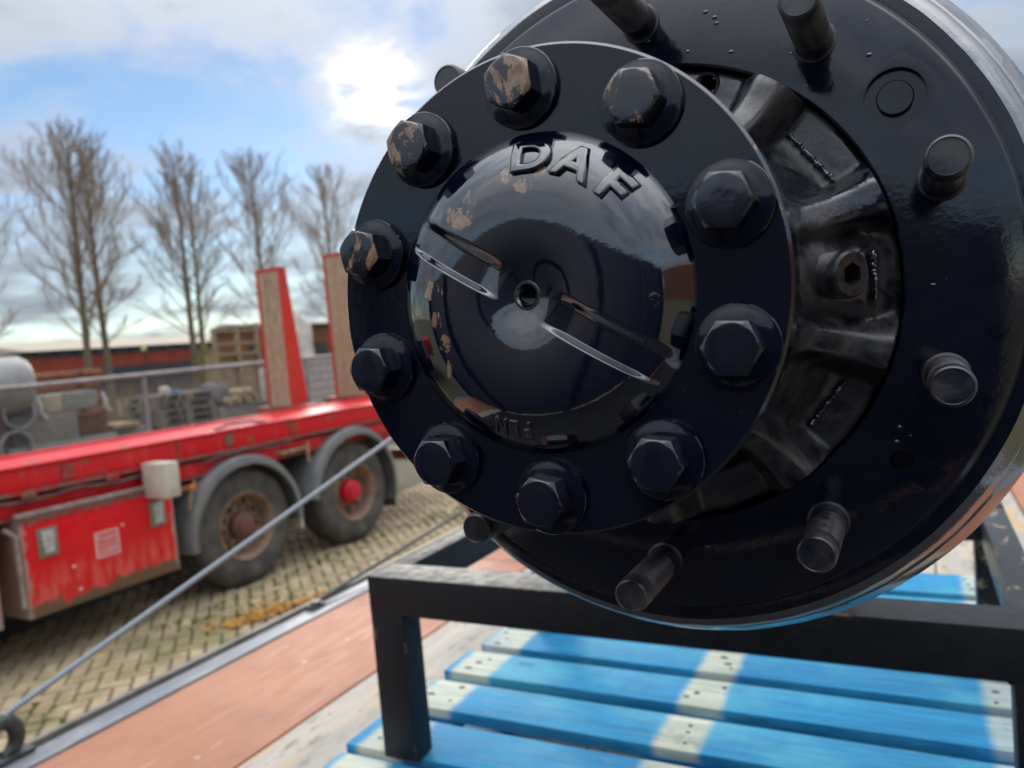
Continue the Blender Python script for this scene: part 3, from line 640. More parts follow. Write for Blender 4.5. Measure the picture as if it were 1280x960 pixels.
for i in range(10):
    # bolts run clockwise from the second one at the top; the four upper-left ones have brown patched faces
    brown_face = i in (0, 1, 8, 9); ang_ = B0-36*i
    o = link('flange_bolt', hm2 if brown_face else hm, None, hub, polar(RB, ang_, ZF+.0040), (0, 0, R(twist[i])))
    if brown_face: o['label'] = 'bolt head with brown patches on its face'
    link('collar', wm, None, o, (0, 0, -.0039))
# domed cap with cross slot, centre hole and cast letters
RD = .0685
SLOT = R(-32)
def dome_z(x, y):
    r_ = math.hypot(x, y); z_ = .0135*(1-min(1, r_/RD)**6.5)+.0012*(1-min(1, r_/RD)**2)
    z_ -= .0052*math.exp(-(r_/.0165)**2)
    a = x*math.cos(SLOT)+y*math.sin(SLOT); b = -x*math.sin(SLOT)+y*math.cos(SLOT)
    prof_ = (sstep(.0082, .0058, -b) if b < 0 else sstep(.0094, .0036, b))*sstep(.010, .024, abs(a))*sstep(.0680, .052, abs(a))
    return z_-.0036*prof_
RH = .0046
def frange(p, q, st):
    n_ = max(1, round((q-p)/st)); return [p+(q-p)*i/n_ for i in range(n_)]
ga = frange(-.0735, .0735, .00085)+[.0735]
gb = frange(-.0735, -.0092, .00085)+frange(-.0092, -.0048, .00022)+frange(-.0048, .0030, .0007)+frange(.0030, .0100, .0004)+frange(.0100, .0735, .00085)+[.0735]
k = MB(); nb_ = len(gb); keep = []
for a_ in ga:
    for b_ in gb:
        x_, y_ = a_*math.cos(SLOT)-b_*math.sin(SLOT), a_*math.sin(SLOT)+b_*math.cos(SLOT); r_ = math.hypot(x_, y_)
        z_ = dome_z(x_, y_) if r_ < RD else -(r_-RD)*1.6
        k.v.append((x_, y_, max(z_, -.006))); keep.append(RH+.0004 < r_ < RD+.0035)
for i in range(len(ga)-1):
    for j in range(nb_-1):
        q = (i*nb_+j, (i+1)*nb_+j, (i+1)*nb_+j+1, i*nb_+j+1)
        if all(keep[t] for t in q): k.f.append(q)
used = sorted({t for q in k.f for t in q}); mp = {t: i for i, t in enumerate(used)}; k.v = [k.v[t] for t in used]; k.f = [tuple(mp[t] for t in q) for q in k.f]
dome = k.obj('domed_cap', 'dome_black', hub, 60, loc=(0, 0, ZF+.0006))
zc0 = dome_z(RH, 0)
MB().lathe([(RH+.0022, zc0-.0004), (RH+.0014, zc0+.0006), (RH+.0004, zc0+.0006), (RH-.0004, zc0-.0004), (RH-.0005, zc0-.009), (.0005, zc0-.009)], 40, capend=True).obj('centre_hole', 'letter_black', dome)
def dome_letter(ch, rmid, deg, size, flip, hgt, sx):
    me = text_mesh(ch, size, hgt*.5, hgt*.45)
    xs = [v.co.x for v in me.vertices]; ys = [v.co.y for v in me.vertices]; cx_, cy_ = (min(xs)+max(xs))/2, (min(ys)+max(ys))/2
    bm = bmesh.new(); bm.from_mesh(me); bmesh.ops.triangulate(bm, faces=bm.faces[:]); bmesh.ops.subdivide_edges(bm, edges=[e for e in bm.edges if e.calc_length() > .003], cuts=1); 
    for v_ in bm.verts:
        lx, ly, lz = (v_.co.x-cx_)*sx, v_.co.y-cy_, v_.co.z
        if flip: lx, ly = -lx, -ly
        a = R(deg)-lx/rmid; r_ = rmid+ly; x_, y_ = r_*math.cos(a), r_*math.sin(a)
        v_.co = (x_, y_, dome_z(x_, y_)+lz+hgt*.25)
    bm.to_mesh(me); bm.free(); me.update(); finish(me, 50)
    return link('cast_letter', me, 'letter_black', dome)
for ch, dg_ in (('D', 82.5), ('A', 62.0), ('F', 42.0)): dome_letter(ch, .0572, dg_, .0172, False, .0020, 1.45)
for ch, dg_ in (('N', -108), ('L', -101.5), ('F', -95)): dome_letter(ch, .0575, dg_, .0105, False, .0008, 0.8)
# axle tube behind the drum, carried by the saddles
MB().lathe([(.10, -.05), (.10, -.22), (.075, -.27), (.06, -.34), (.0585, -.45), (.0585, -1.6), (.0, -1.6)], 48).obj('axle_tube', 'gloss_black', hub)
MB().lathe([(.199, -.19), (.199, -.21), (.05, -.215), (.05, -.19)], 96, closed=True).obj('brake_plate', 'drum_black', hub)

# ------------------------------------------------------------------ RED TRAILER and yard  (yard frame: t along the trailer, y away from us)
YR = R(87.5); CN = -5.4586
YO = Vector((CN*math.cos(R(2.5)), -CN*math.sin(R(2.5)), 0))
def yard(t, y, z=0.0): return YO + Vector((t*math.cos(YR)-y*math.sin(YR), t*math.sin(YR)+y*math.cos(YR), z))
tr = tag(empty('red_trailer', YO, (0, 0, YR)), 'red flat trailer with two stakes, toolbox and grey mudguards, parked on paving', 'trailer')
def tb(name, x0, x1, y0, y1, z0, z1, mat, parent=tr, bev=0.0): return MB().box(x0, x1, y0, y1, z0, z1, bev).obj(name, mat, parent)
T0, T1 = -2.5, 8.35
tb('side_beam', T0, 3.98, .02, .16, 1.225, 1.375, 'truck_red', bev=.01); tb('side_beam', 4.02, T1, .02, .16, 1.225, 1.375, 'truck_red', bev=.01)
tb('beam_joint', 3.98, 4.02, .015, .15, 1.20, 1.385, 'rusty_red'); tb('top_flange', T0, T1, .0, .22, 1.376, 1.392, 'truck_red', bev=.004); tb('lower_flange', T0, T1, -.01, .22, 1.195, 1.222, 'rusty_red', bev=.004)
tb('inner_beam', T0, T1, .05, .13, 1.055, 1.165, 'truck_red', bev=.006); tb('inner_flange', T0, T1, .03, .30, 1.035, 1.053, 'rusty_red')
tb('far_beam', T0, T1, 2.3, 2.44, 1.02, 1.20, 'truck_red'); tb('deck_plate', T0, T1, .23, 1.06, 1.33, 1.36, 'truck_red'); tb('deck_plate', T0, T1, 1.17, 2.29, 1.15, 1.18, 'rusty_red'); tb('middle_beam', T0, T1, 1.065, 1.165, 1.12, 1.378, 'truck_red')
for t in (6.55, 7.70): tb('bolster', t, t+.30, 1.17, 1.95, 1.181, 1.394, 'rusty_red')
tb('chassis_beam', T0, T1, .80, .90, .78, 1.30, 'truck_red'); tb('chassis_beam', T0, T1, 1.55, 1.65, .78, 1.145, 'truck_red')
for t in (-1.6, .2, 1.6, 2.5, 3.2, 5.05, 6.7): tb('cross_member', t, t+.08, .25, 1.06, 1.17, 1.325, 'rusty_red')
for t in (2.02, 2.75, 3.35): tb('lashing_bracket', t, t+.10, -.02, .03, 1.17, 1.215, 'rusty_red', bev=.01)
tb('tail_beam', T1+.001, T1+.09, .02, 2.44, .95, 1.19, 'truck_red', bev=.01); tb('bumper', 8.1, 8.22, .1, 2.35, .48, .62, 'rusty_red'); 
for y_ in (.5, 1.9): tb('bumper_arm', 8.13, 8.20, y_, y_+.08, .621, 1.0, 'rusty_red')
# toolboxes under the bed
def toolbox(t0, t1, signed):
    zb_, zt_ = .36, 1.045
    bx = MB().box(0, t1-t0, 0, .52, 0, zt_-zb_, .012).obj('toolbox', 'box_red', tr, loc=(t0, -.03, zb_))
    W_ = t1-t0
    MB().box(-.02, W_+.01, -.02, .03, zt_-zb_+.004, zt_-zb_+.034, .008).obj('drip_rail', 'alu_trim', bx)
    MB().box(.005, W_-.005, -.012, -.001, zt_-zb_-.035, zt_-zb_-.012, .003).obj('hinge', 'rusty_red', bx)
    for xx in (.17, W_-.15):
        lt = MB().box(xx-.068, xx+.068, -.013, -.001, .39, .59, .01).obj('latch', 'latch_plate', bx)
        MB().box(xx-.034, xx+.034, -.026, -.0135, .415, .465, .004).box(xx-.040, xx+.040, -.026, -.0135, .47, .50, .004).box(xx-.042, xx+.042, -.024, -.0135, .505, .57, .008).obj('paddle', 'latch_silver', lt)
    for px_, pz_ in ((.33, .27), (.72, .47), (.36, .10)):
        k = MB().lathe([(.012, 0), (.009, .005), (.001, .006)], 10, capend=True); k.xf(Matrix.Translation((px_, -.0005, pz_)) @ Matrix.Rotation(R(90), 4, 'X')); k.obj('rivet', 'sticker_white', bx)
    return bx
bx = toolbox(2.70, 3.86, True)
# printed sticker: outlined panel with two lines of worn text
st = MB(); sx0, sx1, sz0, sz1 = .50, .68, .275, .46
for a in ((sx0, sx1, sz1-.010, sz1), (sx0, sx1, sz0, sz0+.010), (sx0, sx0+.010, sz0+.0101, sz1-.0101), (sx1-.010, sx1, sz0+.0101, sz1-.0101), (sx0+.0101, sx1-.0101, (sz0+sz1)/2-.003, (sz0+sz1)/2+.003)): st.box(a[0], a[1], -.0028, -.0008, a[2], a[3])
sto = MB().box(sx0-.004, sx1+.004, -.0007, -.0002, sz0-.004, sz1+.004).obj('sticker', 'sticker_pink', bx); st.obj('printed_border', 'sticker_white', sto)
for txt, zz2, hh in (('Fraam', .412, .052), ('LOSBR', .320, .050)):
    me = text_mesh(txt, .062, .0008, 0); xs = [v.co.x for v in me.vertices]; s_ = .148/(max(xs)-min(xs)); cx_ = (max(xs)+min(xs))/2
    me.transform(Matrix.Translation(((sx0+sx1)/2, -.0022, zz2)) @ Matrix.Rotation(R(90), 4, 'X') @ Matrix.Diagonal((s_, 1, 1, 1)) @ Matrix.Translation((-cx_, 0, 0))); link('lettering', me, 'sticker_white', sto)
bx2 = toolbox(1.25, 2.54, False)
tb('far_light_block', .4, 3.8, 1.95, 2.42, .34, 1.01, 'box_red'); tb('inner_light_block', 3.0, 3.8, .95, 1.5, .45, .95, 'underframe'); tb('rounded_light_block', 1.2, 2.7, .95, 1.4, .40, .80, 'underframe', bev=.15)  # unseen boxes added to block light under the trailer
MB().tube([(1.27, -.02, .50), (1.27, -.05, .95), (1.22, -.05, .99)], .012, 8).obj('handle', 'alu_trim', tr)
# side guard edge visible as pale bar, left
MB().tube([(2.60, -.045, 1.00), (2.665, -.045, .94), (2.67, -.045, .46)], .016, 8).obj('guard_bar', 'alu_trim', tr)
tb('white_box', 3.62, 3.75, -.30, -.03, .985, 1.255, 'white_paint', bev=.012)
MB().box(4.00, 4.06, -.06, -.02, .965, 1.005, .01).obj('marker_light', 'orange_lens', tr); tb('marker_bracket', 3.86, 3.999, -.05, .0, .97, 1.0, 'rusty_red')
# wheels
def wheel(tc_, red):
    w = empty('wheel', (tc_, 0, .525), (R(90), 0, 0)); w.parent = tr        # local z points to us
    prof_ = [(.300, -.02), (.310, .004), (.345, .008), (.40, .016), (.452, .014), (.490, -.006), (.512, -.034), (.522, -.07), (.525, -.14), (.525, -.22), (.512, -.31), (.47, -.335), (.36, -.34), (.30, -.31)]
    k = MB().lathe(prof_, 72, closed=True); k.obj('tyre', 'tyre', w, 40)
    tread = MB()
    for j in range(60):
        for zc_, of in ((-.085, 0), (-.19, .5)):
            a = 2*math.pi*(j+of)/60; k0 = len(tread.v); tread.box(-.018, .018, -.004, .008, -.038, .038); tread.xf(Matrix.Rotation(a, 4, 'Z') @ Matrix.Translation((0, .5245, zc_)), k0)
    tread.obj('tread_blocks', 'tyre', w, kind='stuff')
    rim_p = [(.302, -.012), (.304, .006), (.292, .010), (.282, .000), (.268, -.03), (.262, -.10), (.255, -.135), (.215, -.150), (.15, -.118), (.118, -.112), (.118, -.12), (.15, -.128), (.262, -.16), (.28, -.20), (.302, -.2)]
    MB().lathe(rim_p, 64, closed=True).obj('rim', 'wheel_rim', w, 30)
    hp_ = [(.125, -.13), (.122, -.06), (.115, -.035), (.092, -.018), (.088, .0), (.07, .010), (.0, .012)] 
    MB().lathe(hp_, 40).obj('wheel_hub', 'hub_red' if red else 'hub_brown', w)
    for j in range(10):
        a = R(36*j+9); k = MB().lathe([(.017, -.145), (.017, -.10), (.012, -.095), (.012, -.08), (.001, -.08)], 6, capend=False); k.xf(Matrix.Translation((.1675*math.cos(a), .1675*math.sin(a), .0))); k.obj('wheel_nut', 'wheel_disc', w)
    for j in range(10):
        a = R(36*j+27); k = MB().lathe([(.024, -.1465), (.020, -.1405), (.001, -.1395)], 14, capend=True); k.xf(Matrix.Translation((.222*math.cos(a), .222*math.sin(a), .004))); k.obj('hand_hole', 'hole_dark', w)
    return w
wheel(4.585, False); wheel(6.0, True)
for t in (4.585, 6.0):
    tb('axle_beam', t-.07, t+.07, .35, 2.1, .45, .60, 'underframe')
    k = MB().lathe([(.28, 0), (.49, .02), (.525, .08), (.525, .28), (.49, .34), (.28, .35)], 48, closed=True); k.xf(Matrix.Translation((t, 2.44, .525)) @ Matrix.Rotation(R(90), 4, 'X')); k.obj('far_tyre', 'tyre', tr)
# mudguards: three-piece arcs
def mudguard(tc_, rr_, a0, a1, zoff):
    k = MB(); n = 40; ys = ((-.07, rr_-.062), (-.06, rr_+.004), (-.035, rr_+.018), (.40, rr_+.018), (.40, rr_+.010), (-.03, rr_+.008), (-.055, rr_-.062))
    for j in range(n+1):
        a = R(a0+(a1-a0)*j/n)
        for yy, q in ys: k.v.append((tc_+q*math.cos(a), yy, .525+zoff+q*math.sin(a)))
    m_ = len(ys)
    for j in range(n):
        for i in range(m_):
            i2 = (i+1) % m_; k.f.append((j*m_+i, j*m_+i2, (j+1)*m_+i2, (j+1)*m_+i))
    k.f.append(tuple(range(m_))); k.f.append(tuple(n*m_+i for i in reversed(range(m_))))
    mg = k.obj('mudguard', 'fender_grey', tr, 50)
    # rubber edge bead
    MB().tube([(tc_+(rr_-.060)*math.cos(R(a0+(a1-a0)*j/n)), -.072, .525+zoff+(rr_-.060)*math.sin(R(a0+(a1-a0)*j/n))) for j in range(n+1)], .012, 8).obj('edge_bead', 'tyre', mg)
    return mg
mudguard(4.585, .605, 188, -8, .0); mudguard(6.0, .625, 178, -22, .03)
tb('mud_flap', 5.235, 5.26, .02, .36, .33, .50, 'white_paint'); tb('mud_flap', 6.64, 6.66, .02, .36, .22, .44, 'tyre')
MB().tube([(4.93, .30, 1.18), (4.98, .22, 1.165), (5.03, .10, 1.105), (5.07, .02, 1.08), (5.38, .02, 1.085)], .020, 10).obj('guard_bracket', 'pipe_tan', tr)
MB().tube([(5.40, .0, 1.14), (5.38, -.01, 1.05), (5.37, -.02, .95)], .014, 8).obj('guard_bracket', 'pipe_tan', tr)
MB().tube([(4.08, -.03, 1.03), (4.03, -.03, .93), (4.00, -.03, .80)], .014, 8).obj('guard_bracket', 'pipe_tan', tr)
k = MB().tube([(4.42, .1, 1.40), (4.55, .06, 1.43), (4.80, .06, 1.425), (4.98, .08, 1.395)], .014, 8).obj('rope_end', 'concrete', tr)
for q, (z0, sag) in enumerate(((1.18, .03),)):
    pts = [(2.5+.11*i, -.005+.01*q, z0-sag*abs(math.sin(i*.55+q))-.006*q) for i in range(14)]; MB().tube(pts, .011, 6).obj('air_hose', 'tyre', tr)
MB().tube([(4.2, .0, 1.16), (4.4, -.005, 1.18), (4.7, -.005, 1.19), (4.95, .0, 1.17), (5.2, .0, 1.18)], .010, 6).obj('air_hose', 'tyre', tr)
for t in (2.15, 3.05, 4.45, 5.2, 6.55): tb('lashing_ring_plate', t, t+.09, .008, .019, 1.25, 1.35, 'rusty_red')
# stakes: red frames faced with worn timber
def stake(t0, y0, y1, w0, w1, zt_):
    z0 = 1.395; s_ = empty('stake', (t0, y0, z0)); s_.parent = tr; h = zt_-z0; wy = y1-y0; b = .035
    def fr_(y_0, y_1, z_0, z_1, d0=0.0, mat='stake_red', nm='stake_frame'):
        k = MB(); f0 = w0+(w1-w0)*z_0/h; f1 = w0+(w1-w0)*z_1/h
        k.add([(d0, y_0, z_0), (f0, y_0, z_0), (f0, y_1, z_0), (d0, y_1, z_0), (d0, y_0, z_1), (f1, y_0, z_1), (f1, y_1, z_1), (d0, y_1, z_1)], [(0,3,2,1),(4,5,6,7),(0,1,5,4),(1,2,6,5),(2,3,7,6),(3,0,4,7)]); k.obj(nm, mat, s_)
    fr_(0, b, 0, h); fr_(wy-b, wy, 0, h); fr_(b+.0005, wy-b-.0005, h-b, h)
    n = 3; pw = (wy-2*b-.004)/n
    for i in range(n): fr_(b+.002+i*pw+.003, b+.002+(i+1)*pw-.003, 0, h-b-.001, .008+.003*(i % 2), 'stake_wood', 'plank')
stake(6.66, 1.45, 1.86, .26, .10, 3.06); stake(7.80, 1.26, 1.82, .24, .10, 3.30)

# ------------------------------------------------------------------ FENCE
def yobj(o, t, y, z=0.0, rz=0.0): o.location = yard(t, y, z); o.rotation_euler = (0, 0, YR+rz); return o
fe = tag(yobj(empty('wire_fence'), 0, 4.0), 'galvanised wire mesh fence with thick top rail behind the red trailer', 'fence')
MB().tube([(-4, 0, 1.90), (5, 0, 1.895), (16, 0, 2.0)], .036, 10).obj('top_rail', 'galvanised', fe)
for t in (-2.5, .5, 3.5, 6.5, 9.5, 12.5, 15.5): MB().tube([(t, 0, 0), (t, 0, 1.89+.005*t-.02)], .030, 8).obj('post', 'galvanised', fe)
wm_ = MB()
for i in range(-70, 330):
    for s_ in (-1, 1):
        a = Vector((i*.06, .002*s_, .05)); b = Vector((i*.06+s_*1.8, .002*s_, 1.85)); wm_.tube([a, b], .0013, 3, False)
wm_.obj('wire_mesh', 'galvanised', fe, kind='stuff', fix=False)

# ------------------------------------------------------------------ STORED MATERIAL behind the fence
def ybox(name, mat, t0, t1, y0, z0, z1, dep, label, cat, group=None, rz=0, bev=.02):
    return tag(yobj(MB().box(0, t1-t0, 0, dep, 0, z1-z0, bev).obj(name, mat), t0, y0, z0, rz), label, cat, group)
# big grey tank on cradle, far left
tk = tag(yobj(empty('grey_tank'), 3.6, 6.05), 'large pale grey cylindrical tank at the left edge behind the fence', 'tank')
k = MB().lathe([(.02, 0), (.28, .0), (.36, .03), (.40, .09), (.40, 2.2), (.36, 2.26), (.28, 2.3), (.02, 2.3)], 40); k.xf(Matrix.Translation((.15, 0, 1.93)) @ Matrix.Rotation(R(90), 4, 'Y')); k.obj('shell', 'tank_grey', tk)
for x_ in (.5, 1.9): MB().box(x_, x_+.12, -.20, .35, 0, 1.60).obj('cradle', 'rust_dark', tk)
# grey steel pipes with open ends
for i, (t, y, z, r_) in enumerate(((5.30, 5.8, 1.53, .22), (5.22, 5.8, 1.07, .23), (4.75, 5.8, 1.05, .22), (4.82, 5.8, 1.52, .21))):
    k = MB().lathe([(r_, 0), (r_, 2.6), (r_-.03, 2.6), (r_-.03, 0)], 32, closed=True); k.xf(Matrix.Rotation(R(-90), 4, 'X'))
    o = k.obj('steel_pipe', 'pipe_grey'); yobj(o, t+.5, y, z)
    tag(o, ('open grey steel pipe end with dark bore at the left edge', 'lower grey steel pipe under the open pipe end', 'grey steel pipe at the lower far left of the pile', 'grey steel pipe at the upper far left of the pile')[i], 'pipe', 'grey steel pipes in the yard')
rk = tag(yobj(empty('pipe_rack'), 4.6, 5.9), 'low steel rack carrying the grey pipes at the left', 'rack')
for y_ in (.3, 2.0): MB().box(0, 1.5, y_, y_+.1, .70, .82).obj('bearer', 'rust_dark', rk)
for x_ in (.05, 1.35):
    for y_ in (.3, 2.0): MB().box(x_, x_+.1, y_, y_+.1, 0, .699).obj('leg', 'rust_dark', rk)
# timber baulk on blocks, concrete blocks upon it
ybox('timber_baulk', 'grey_timber', 5.78, 6.72, 6.0, 1.05, 1.47, .5, 'long weathered grey timber baulk below the concrete block', 'timber')
ybox('concrete_slab', 'concrete', 5.60, 7.25, 5.9, 0, 1.045, .7, 'grey concrete base block under the timber and rusty crate', 'concrete block')
ybox('concrete_block', 'concrete', 6.53, 7.07, 6.0, 1.475, 1.745, .45, 'grey concrete block lying on the timber baulk', 'concrete block')
ybox('cream_block', 'concrete_cream', 6.28, 6.525, 6.0, 1.475, 1.735, .45, 'small cream concrete block beside the grey concrete block', 'concrete block')
rc = tag(yobj(empty('rusty_crate'), 6.76, 6.0, 1.05), 'small rusty wire crate right of the timber baulk', 'crate')
MB().box(0, .42, 0, .4, 0, .03).obj('base', 'rust_dark', rc)
for i in range(9): MB().box(.0+i*.05, .012+i*.05, -.008, .004, .03, .36).obj('bar', 'rust', rc)
for z_ in (.10, .20, .35): MB().box(0, .42, -.016, -.0085, z_, z_+.016).obj('rail', 'rust', rc)
MB().box(0, .42, .05, .39, .031, .33).obj('contents', 'rust_dark', rc)
def rusty(t, y, z, r_, ln, label):
    k = MB().lathe([(r_, 0), (r_, ln), (r_-.02, ln), (r_-.02, 0)], 24, closed=True); k.xf(Matrix.Rotation(R(90), 4, 'Y')); return tag(yobj(k.obj('rusty_pipe', 'rust'), t, y, z), label, 'pipe', 'rusty pipes in the yard')
rusty(6.55, 7.6, 1.98, .10, 1.6, 'topmost rusty pipe just above the fence rail'); rusty(6.5, 7.4, 1.78, .11, 1.42, 'rusty pipe second from the top, behind the concrete blocks')
rusty(6.6, 7.4, 1.55, .115, 1.33, 'rusty pipe third from the top, right of the grey block'); rusty(6.55, 7.4, 1.32, .115, 1.42, 'lowest rusty pipe of the pile, right of the grey block')
rks = tag(yobj(empty('rusty_pipe_rack'), 6.4, 7.2), 'dark rusty rack behind the concrete blocks holding rusty pipes', 'rack')
for x_ in (.22, 1.15): MB().box(x_, x_+.07, .02, .09, 0, 2.05).obj('upright', 'rust_dark', rks); 
for x_ in (.22, 1.15):
    for z_ in (1.18, 1.415, 1.645, 1.855): MB().box(x_, x_+.07, .091, .50, z_, z_+.02).obj('arm', 'rust_dark', rks)
for i, (t, y) in enumerate(((6.15, 5.97), (7.12, 5.97))):
    k = MB().tube([(0, 0, 1.70), (.03, -.02, 1.58), (.02, -.02, 1.50), (.09, -.01, 1.40)], [.018, .03, .02, .028], 8); tag(yobj(k.obj('hanging_strap', 'strap_white'), t, y), ('pale strap hanging left of the cream block', 'pale strap hanging right of the grey block')[i], 'strap')
ybox('plank_bundle', 'new_wood', 7.27, 7.72, 6.0, 1.09, 1.17, .5, 'short bundle of pale planks near the fence post', 'planks'); ybox('timber_pile', 'grey_timber', 7.262, 7.95, 6.1, 0, 1.085, .6, 'grey timber pile carrying the pale plank bundle', 'timber')
# stack of old wooden pallets
zst = 0; ks = 0
def old_pallet(t, y, z, i, label):
    p = tag(yobj(empty('old_pallet'), t, y, z, rr.uniform(-.02, .02)), label, 'pallet', 'stacked old pallets')
    for q in range(5): MB().box(0, 1.15, q*.17, q*.17+.12, .105, .125).obj('board', 'pallet_wood', p)
    for x_ in (0, .52, 1.04):
        MB().box(x_, x_+.11, 0, .8, .085, .104).obj('bearer', 'pallet_wood', p); MB().box(x_, x_+.11, 0, .8, 0, .018).obj('skid', 'pallet_wood', p)
        for y_ in (0, .34, .68): MB().box(x_, x_+.11, y_, y_+.12, .019, .084).obj('block', 'pallet_wood', p)
rr = random.Random(21)
ords = ['bottom', 'second from bottom', 'third from bottom', 'fourth from bottom', 'fifth from bottom', 'sixth from bottom', 'seventh from bottom', 'eighth from bottom', 'ninth from bottom', 'tenth from bottom', 'eleventh from bottom', 'topmost']
for i in range(12): old_pallet(8.08+rr.uniform(-.04, .04), 6.0+rr.uniform(-.03, .03), i*.128, i, 'weathered grey pallet behind the fence post, %s of its stack' % ords[i])
ybox('white_package', 'bag_white', 8.10, 8.26, 5.86, 1.545, 1.68, .16, 'small white package on the old pallet stack', 'package', bev=.06)
ybox('blue_bag', 'tarp_blue', 8.36, 8.47, 5.90, 1.545, 1.60, .14, 'small blue bag on the old pallet stack', 'bag', bev=.03)
# dark heap under tarpaulin, logs
def blob(name, mat, t, y, z, sx, sy, sz, seed, label, cat):
    bm = bmesh.new(); bmesh.ops.create_icosphere(bm, subdivisions=4, radius=1)
    for v_ in bm.verts:
        n_ = 1+.22*mnoise.noise(v_.co*1.7+Vector((seed, 0, 0)))+.10*mnoise.noise(v_.co*5+Vector((seed, 3, 0))); v_.co = Vector((v_.co.x*sx*n_, v_.co.y*sy*n_, max(-.02, v_.co.z)*sz*n_))
    me = bpy.data.meshes.new(name); bm.to_mesh(me); bm.free(); finish(me, 60); return tag(yobj(link(name, me, mat), t, y, z), label, cat)
ybox('timber_stack', 'grey_timber', 9.27, 10.35, 6.0, 0, 1.20, .7, 'grey timber stack below the dark heap and logs', 'timber')
blob('dark_heap', 'slate_grey', 9.48, 6.35, 1.30, .32, .3, .36, 2, 'dark grey tarpaulin heap right of the pallet stack', 'heap')
for i, (t, z) in enumerate(((9.42, 1.26), (9.62, 1.27), (9.84, 1.26), (10.06, 1.27), (9.74, 1.38), (9.96, 1.39))):
    k = MB().lathe([(.001, 0), (.075, 0), (.078, .02), (.078, .55), (.001, .55)], 14); k.xf(Matrix.Rotation(R(-90), 4, 'X')); tag(yobj(k.obj('log', 'new_wood'), t+.08, 5.95, z+.02), ('first sawn log from the pallet stack side, lower row', 'second sawn log in the lower row', 'third sawn log in the lower row', 'fourth sawn log in the lower row, nearest the red stake', 'left sawn log of the upper row', 'right sawn log of the upper row')[i], 'log', 'sawn logs by the red stake')
ybox('white_board', 'bag_white', 10.22, 10.34, 5.9, 1.205, 1.82, .05, 'white upright board just left of the first stake', 'board')
# wrapped pallet of pavers and white bulk bag
pv = tag(yobj(empty('paver_pallet'), 10.30, 5.0), 'pallet of pale pinkish paving stones between the two stakes', 'paving stones')
MB().box(0, .95, 0, .9, 0, .12).obj('pallet_base', 'pallet_wood', pv)
me = MB().box(0, .184, 0, .88, 0, .145, .012).mesh('paver'); me.materials.append(MAT['paver_pink'])
for r_ in range(12):
    for c_ in range(5): link('paver', me, None, pv, (.005+c_*.189+(.006 if r_ % 2 else 0), .01, .121+r_*.151))
ybox('timber_stack', 'grey_timber', 11.45, 12.45, 6.2, 0, 1.97, .9, 'grey timber stack that carries the white bulk bag', 'timber')
blob('bulk_bag', 'bag_white', 11.98, 6.6, 1.98, .30, .32, .95, 6, 'white bulk bag standing above the pavers by the second stake', 'bag')
# upright timber crates beyond the trees' feet
cr_ = tag(yobj(empty('timber_rack'), 14.2, 12.0), 'pale open timber rack left of the first stake, in front of brown building', 'rack')
for x_ in (0, .78, 1.5): MB().box(x_, x_+.10, 0, .10, 0, 2.95+x_*.09).obj('upright', 'new_wood', cr_)
for z_ in (2.2, 2.5, 2.85): MB().box(.101, .779, .01, .09, z_, z_+.07).obj('rail', 'new_wood', cr_); MB().box(.881, 1.499, .01, .09, z_, z_+.07).obj('rail', 'new_wood', cr_)
MB().box(.12, 1.48, .15, .6, 1.2, 2.25).obj('contents', 'new_wood', cr_)

# dry reeds and scrub beyond
rd = MB(); rr = random.Random(9)
for i in range(5200):
    t, y = rr.uniform(4, 30), rr.uniform(9.5, 19); h_ = rr.uniform(.9, 2.0)*(1 if t < 15 else .9); a = rr.uniform(0, 6.28); w_ = .012
    lx, ly = rr.gauss(0, .18), rr.gauss(0, .18); p = yard(t, y)
    rd.add([(p.x-w_*math.cos(a), p.y-w_*math.sin(a), 0), (p.x+w_*math.cos(a), p.y+w_*math.sin(a), 0), (p.x+lx*.5+.008, p.y+ly*.5, h_*.6), (p.x+lx, p.y+ly, h_)], [(0, 1, 2), (0, 2, 3)])
tag(rd.obj('dry_reeds', 'reed', fix=False), 'belt of dry brown reeds beyond the fence', 'reeds', kind='stuff')

# ------------------------------------------------------------------ BUILDINGS
def wall_building(name, t, y, ln, dep, label, bands, roof_mat, roof_z, win=None, rise=0.0):
    b = tag(yobj(empty(name), t, y), label, 'building')
    z0 = 0
    for nm, mat, h_, proud in bands:
        MB().box(-proud, ln+proud, -proud, dep, z0, z0+h_).obj(nm, mat, b); z0 += h_+.002
    if win:
        n, w_, h_, zw = win
        for i in range(n):
            x_ = (i+.5)*ln/n; o = MB().box(x_-w_/2, x_+w_/2, -.09, -.03, zw, zw+h_).obj('window', 'fascia_dark', b); MB().box(x_-w_/2+.08, x_+w_/2-.08, -.11, -.092, zw+.08, zw+h_-.08).obj('pane', 'window_glass', o)
    k = MB().add([(-.4, -.4, z0), (ln+.4, -.4, z0), (ln+.4, dep, z0), (-.4, dep, z0), (-.2, dep*.5, z0+roof_z), (ln+.2, dep*.5, z0+roof_z)], [(0, 1, 5, 4), (2, 3, 4, 5), (1, 2, 5), (3, 0, 4), (0, 3, 2, 1)]); k.obj('roof', roof_mat, b, 20)
    return b
wall_building('brick_hall', 32.5, 55, 22, 16, 'long low red brick hall with dark window strip and cream roof, behind the trees', [('plinth', 'fascia_dark', 2.6, 0), ('brick_wall', 'brick_red_wall', 1.05, 0.02), ('window_strip', 'fascia_dark', .55, .0)], 'roof_cream', 1.1, (14, 1.2, .42, 3.70))
wall_building('grey_shed', 20, 62, 20, 14, 'low grey shed roof at the far left behind the brick hall', [('wall', 'roof_grey', 3.3, 0)], 'roof_grey', .9, (8, 1.2, .8, 1.6))
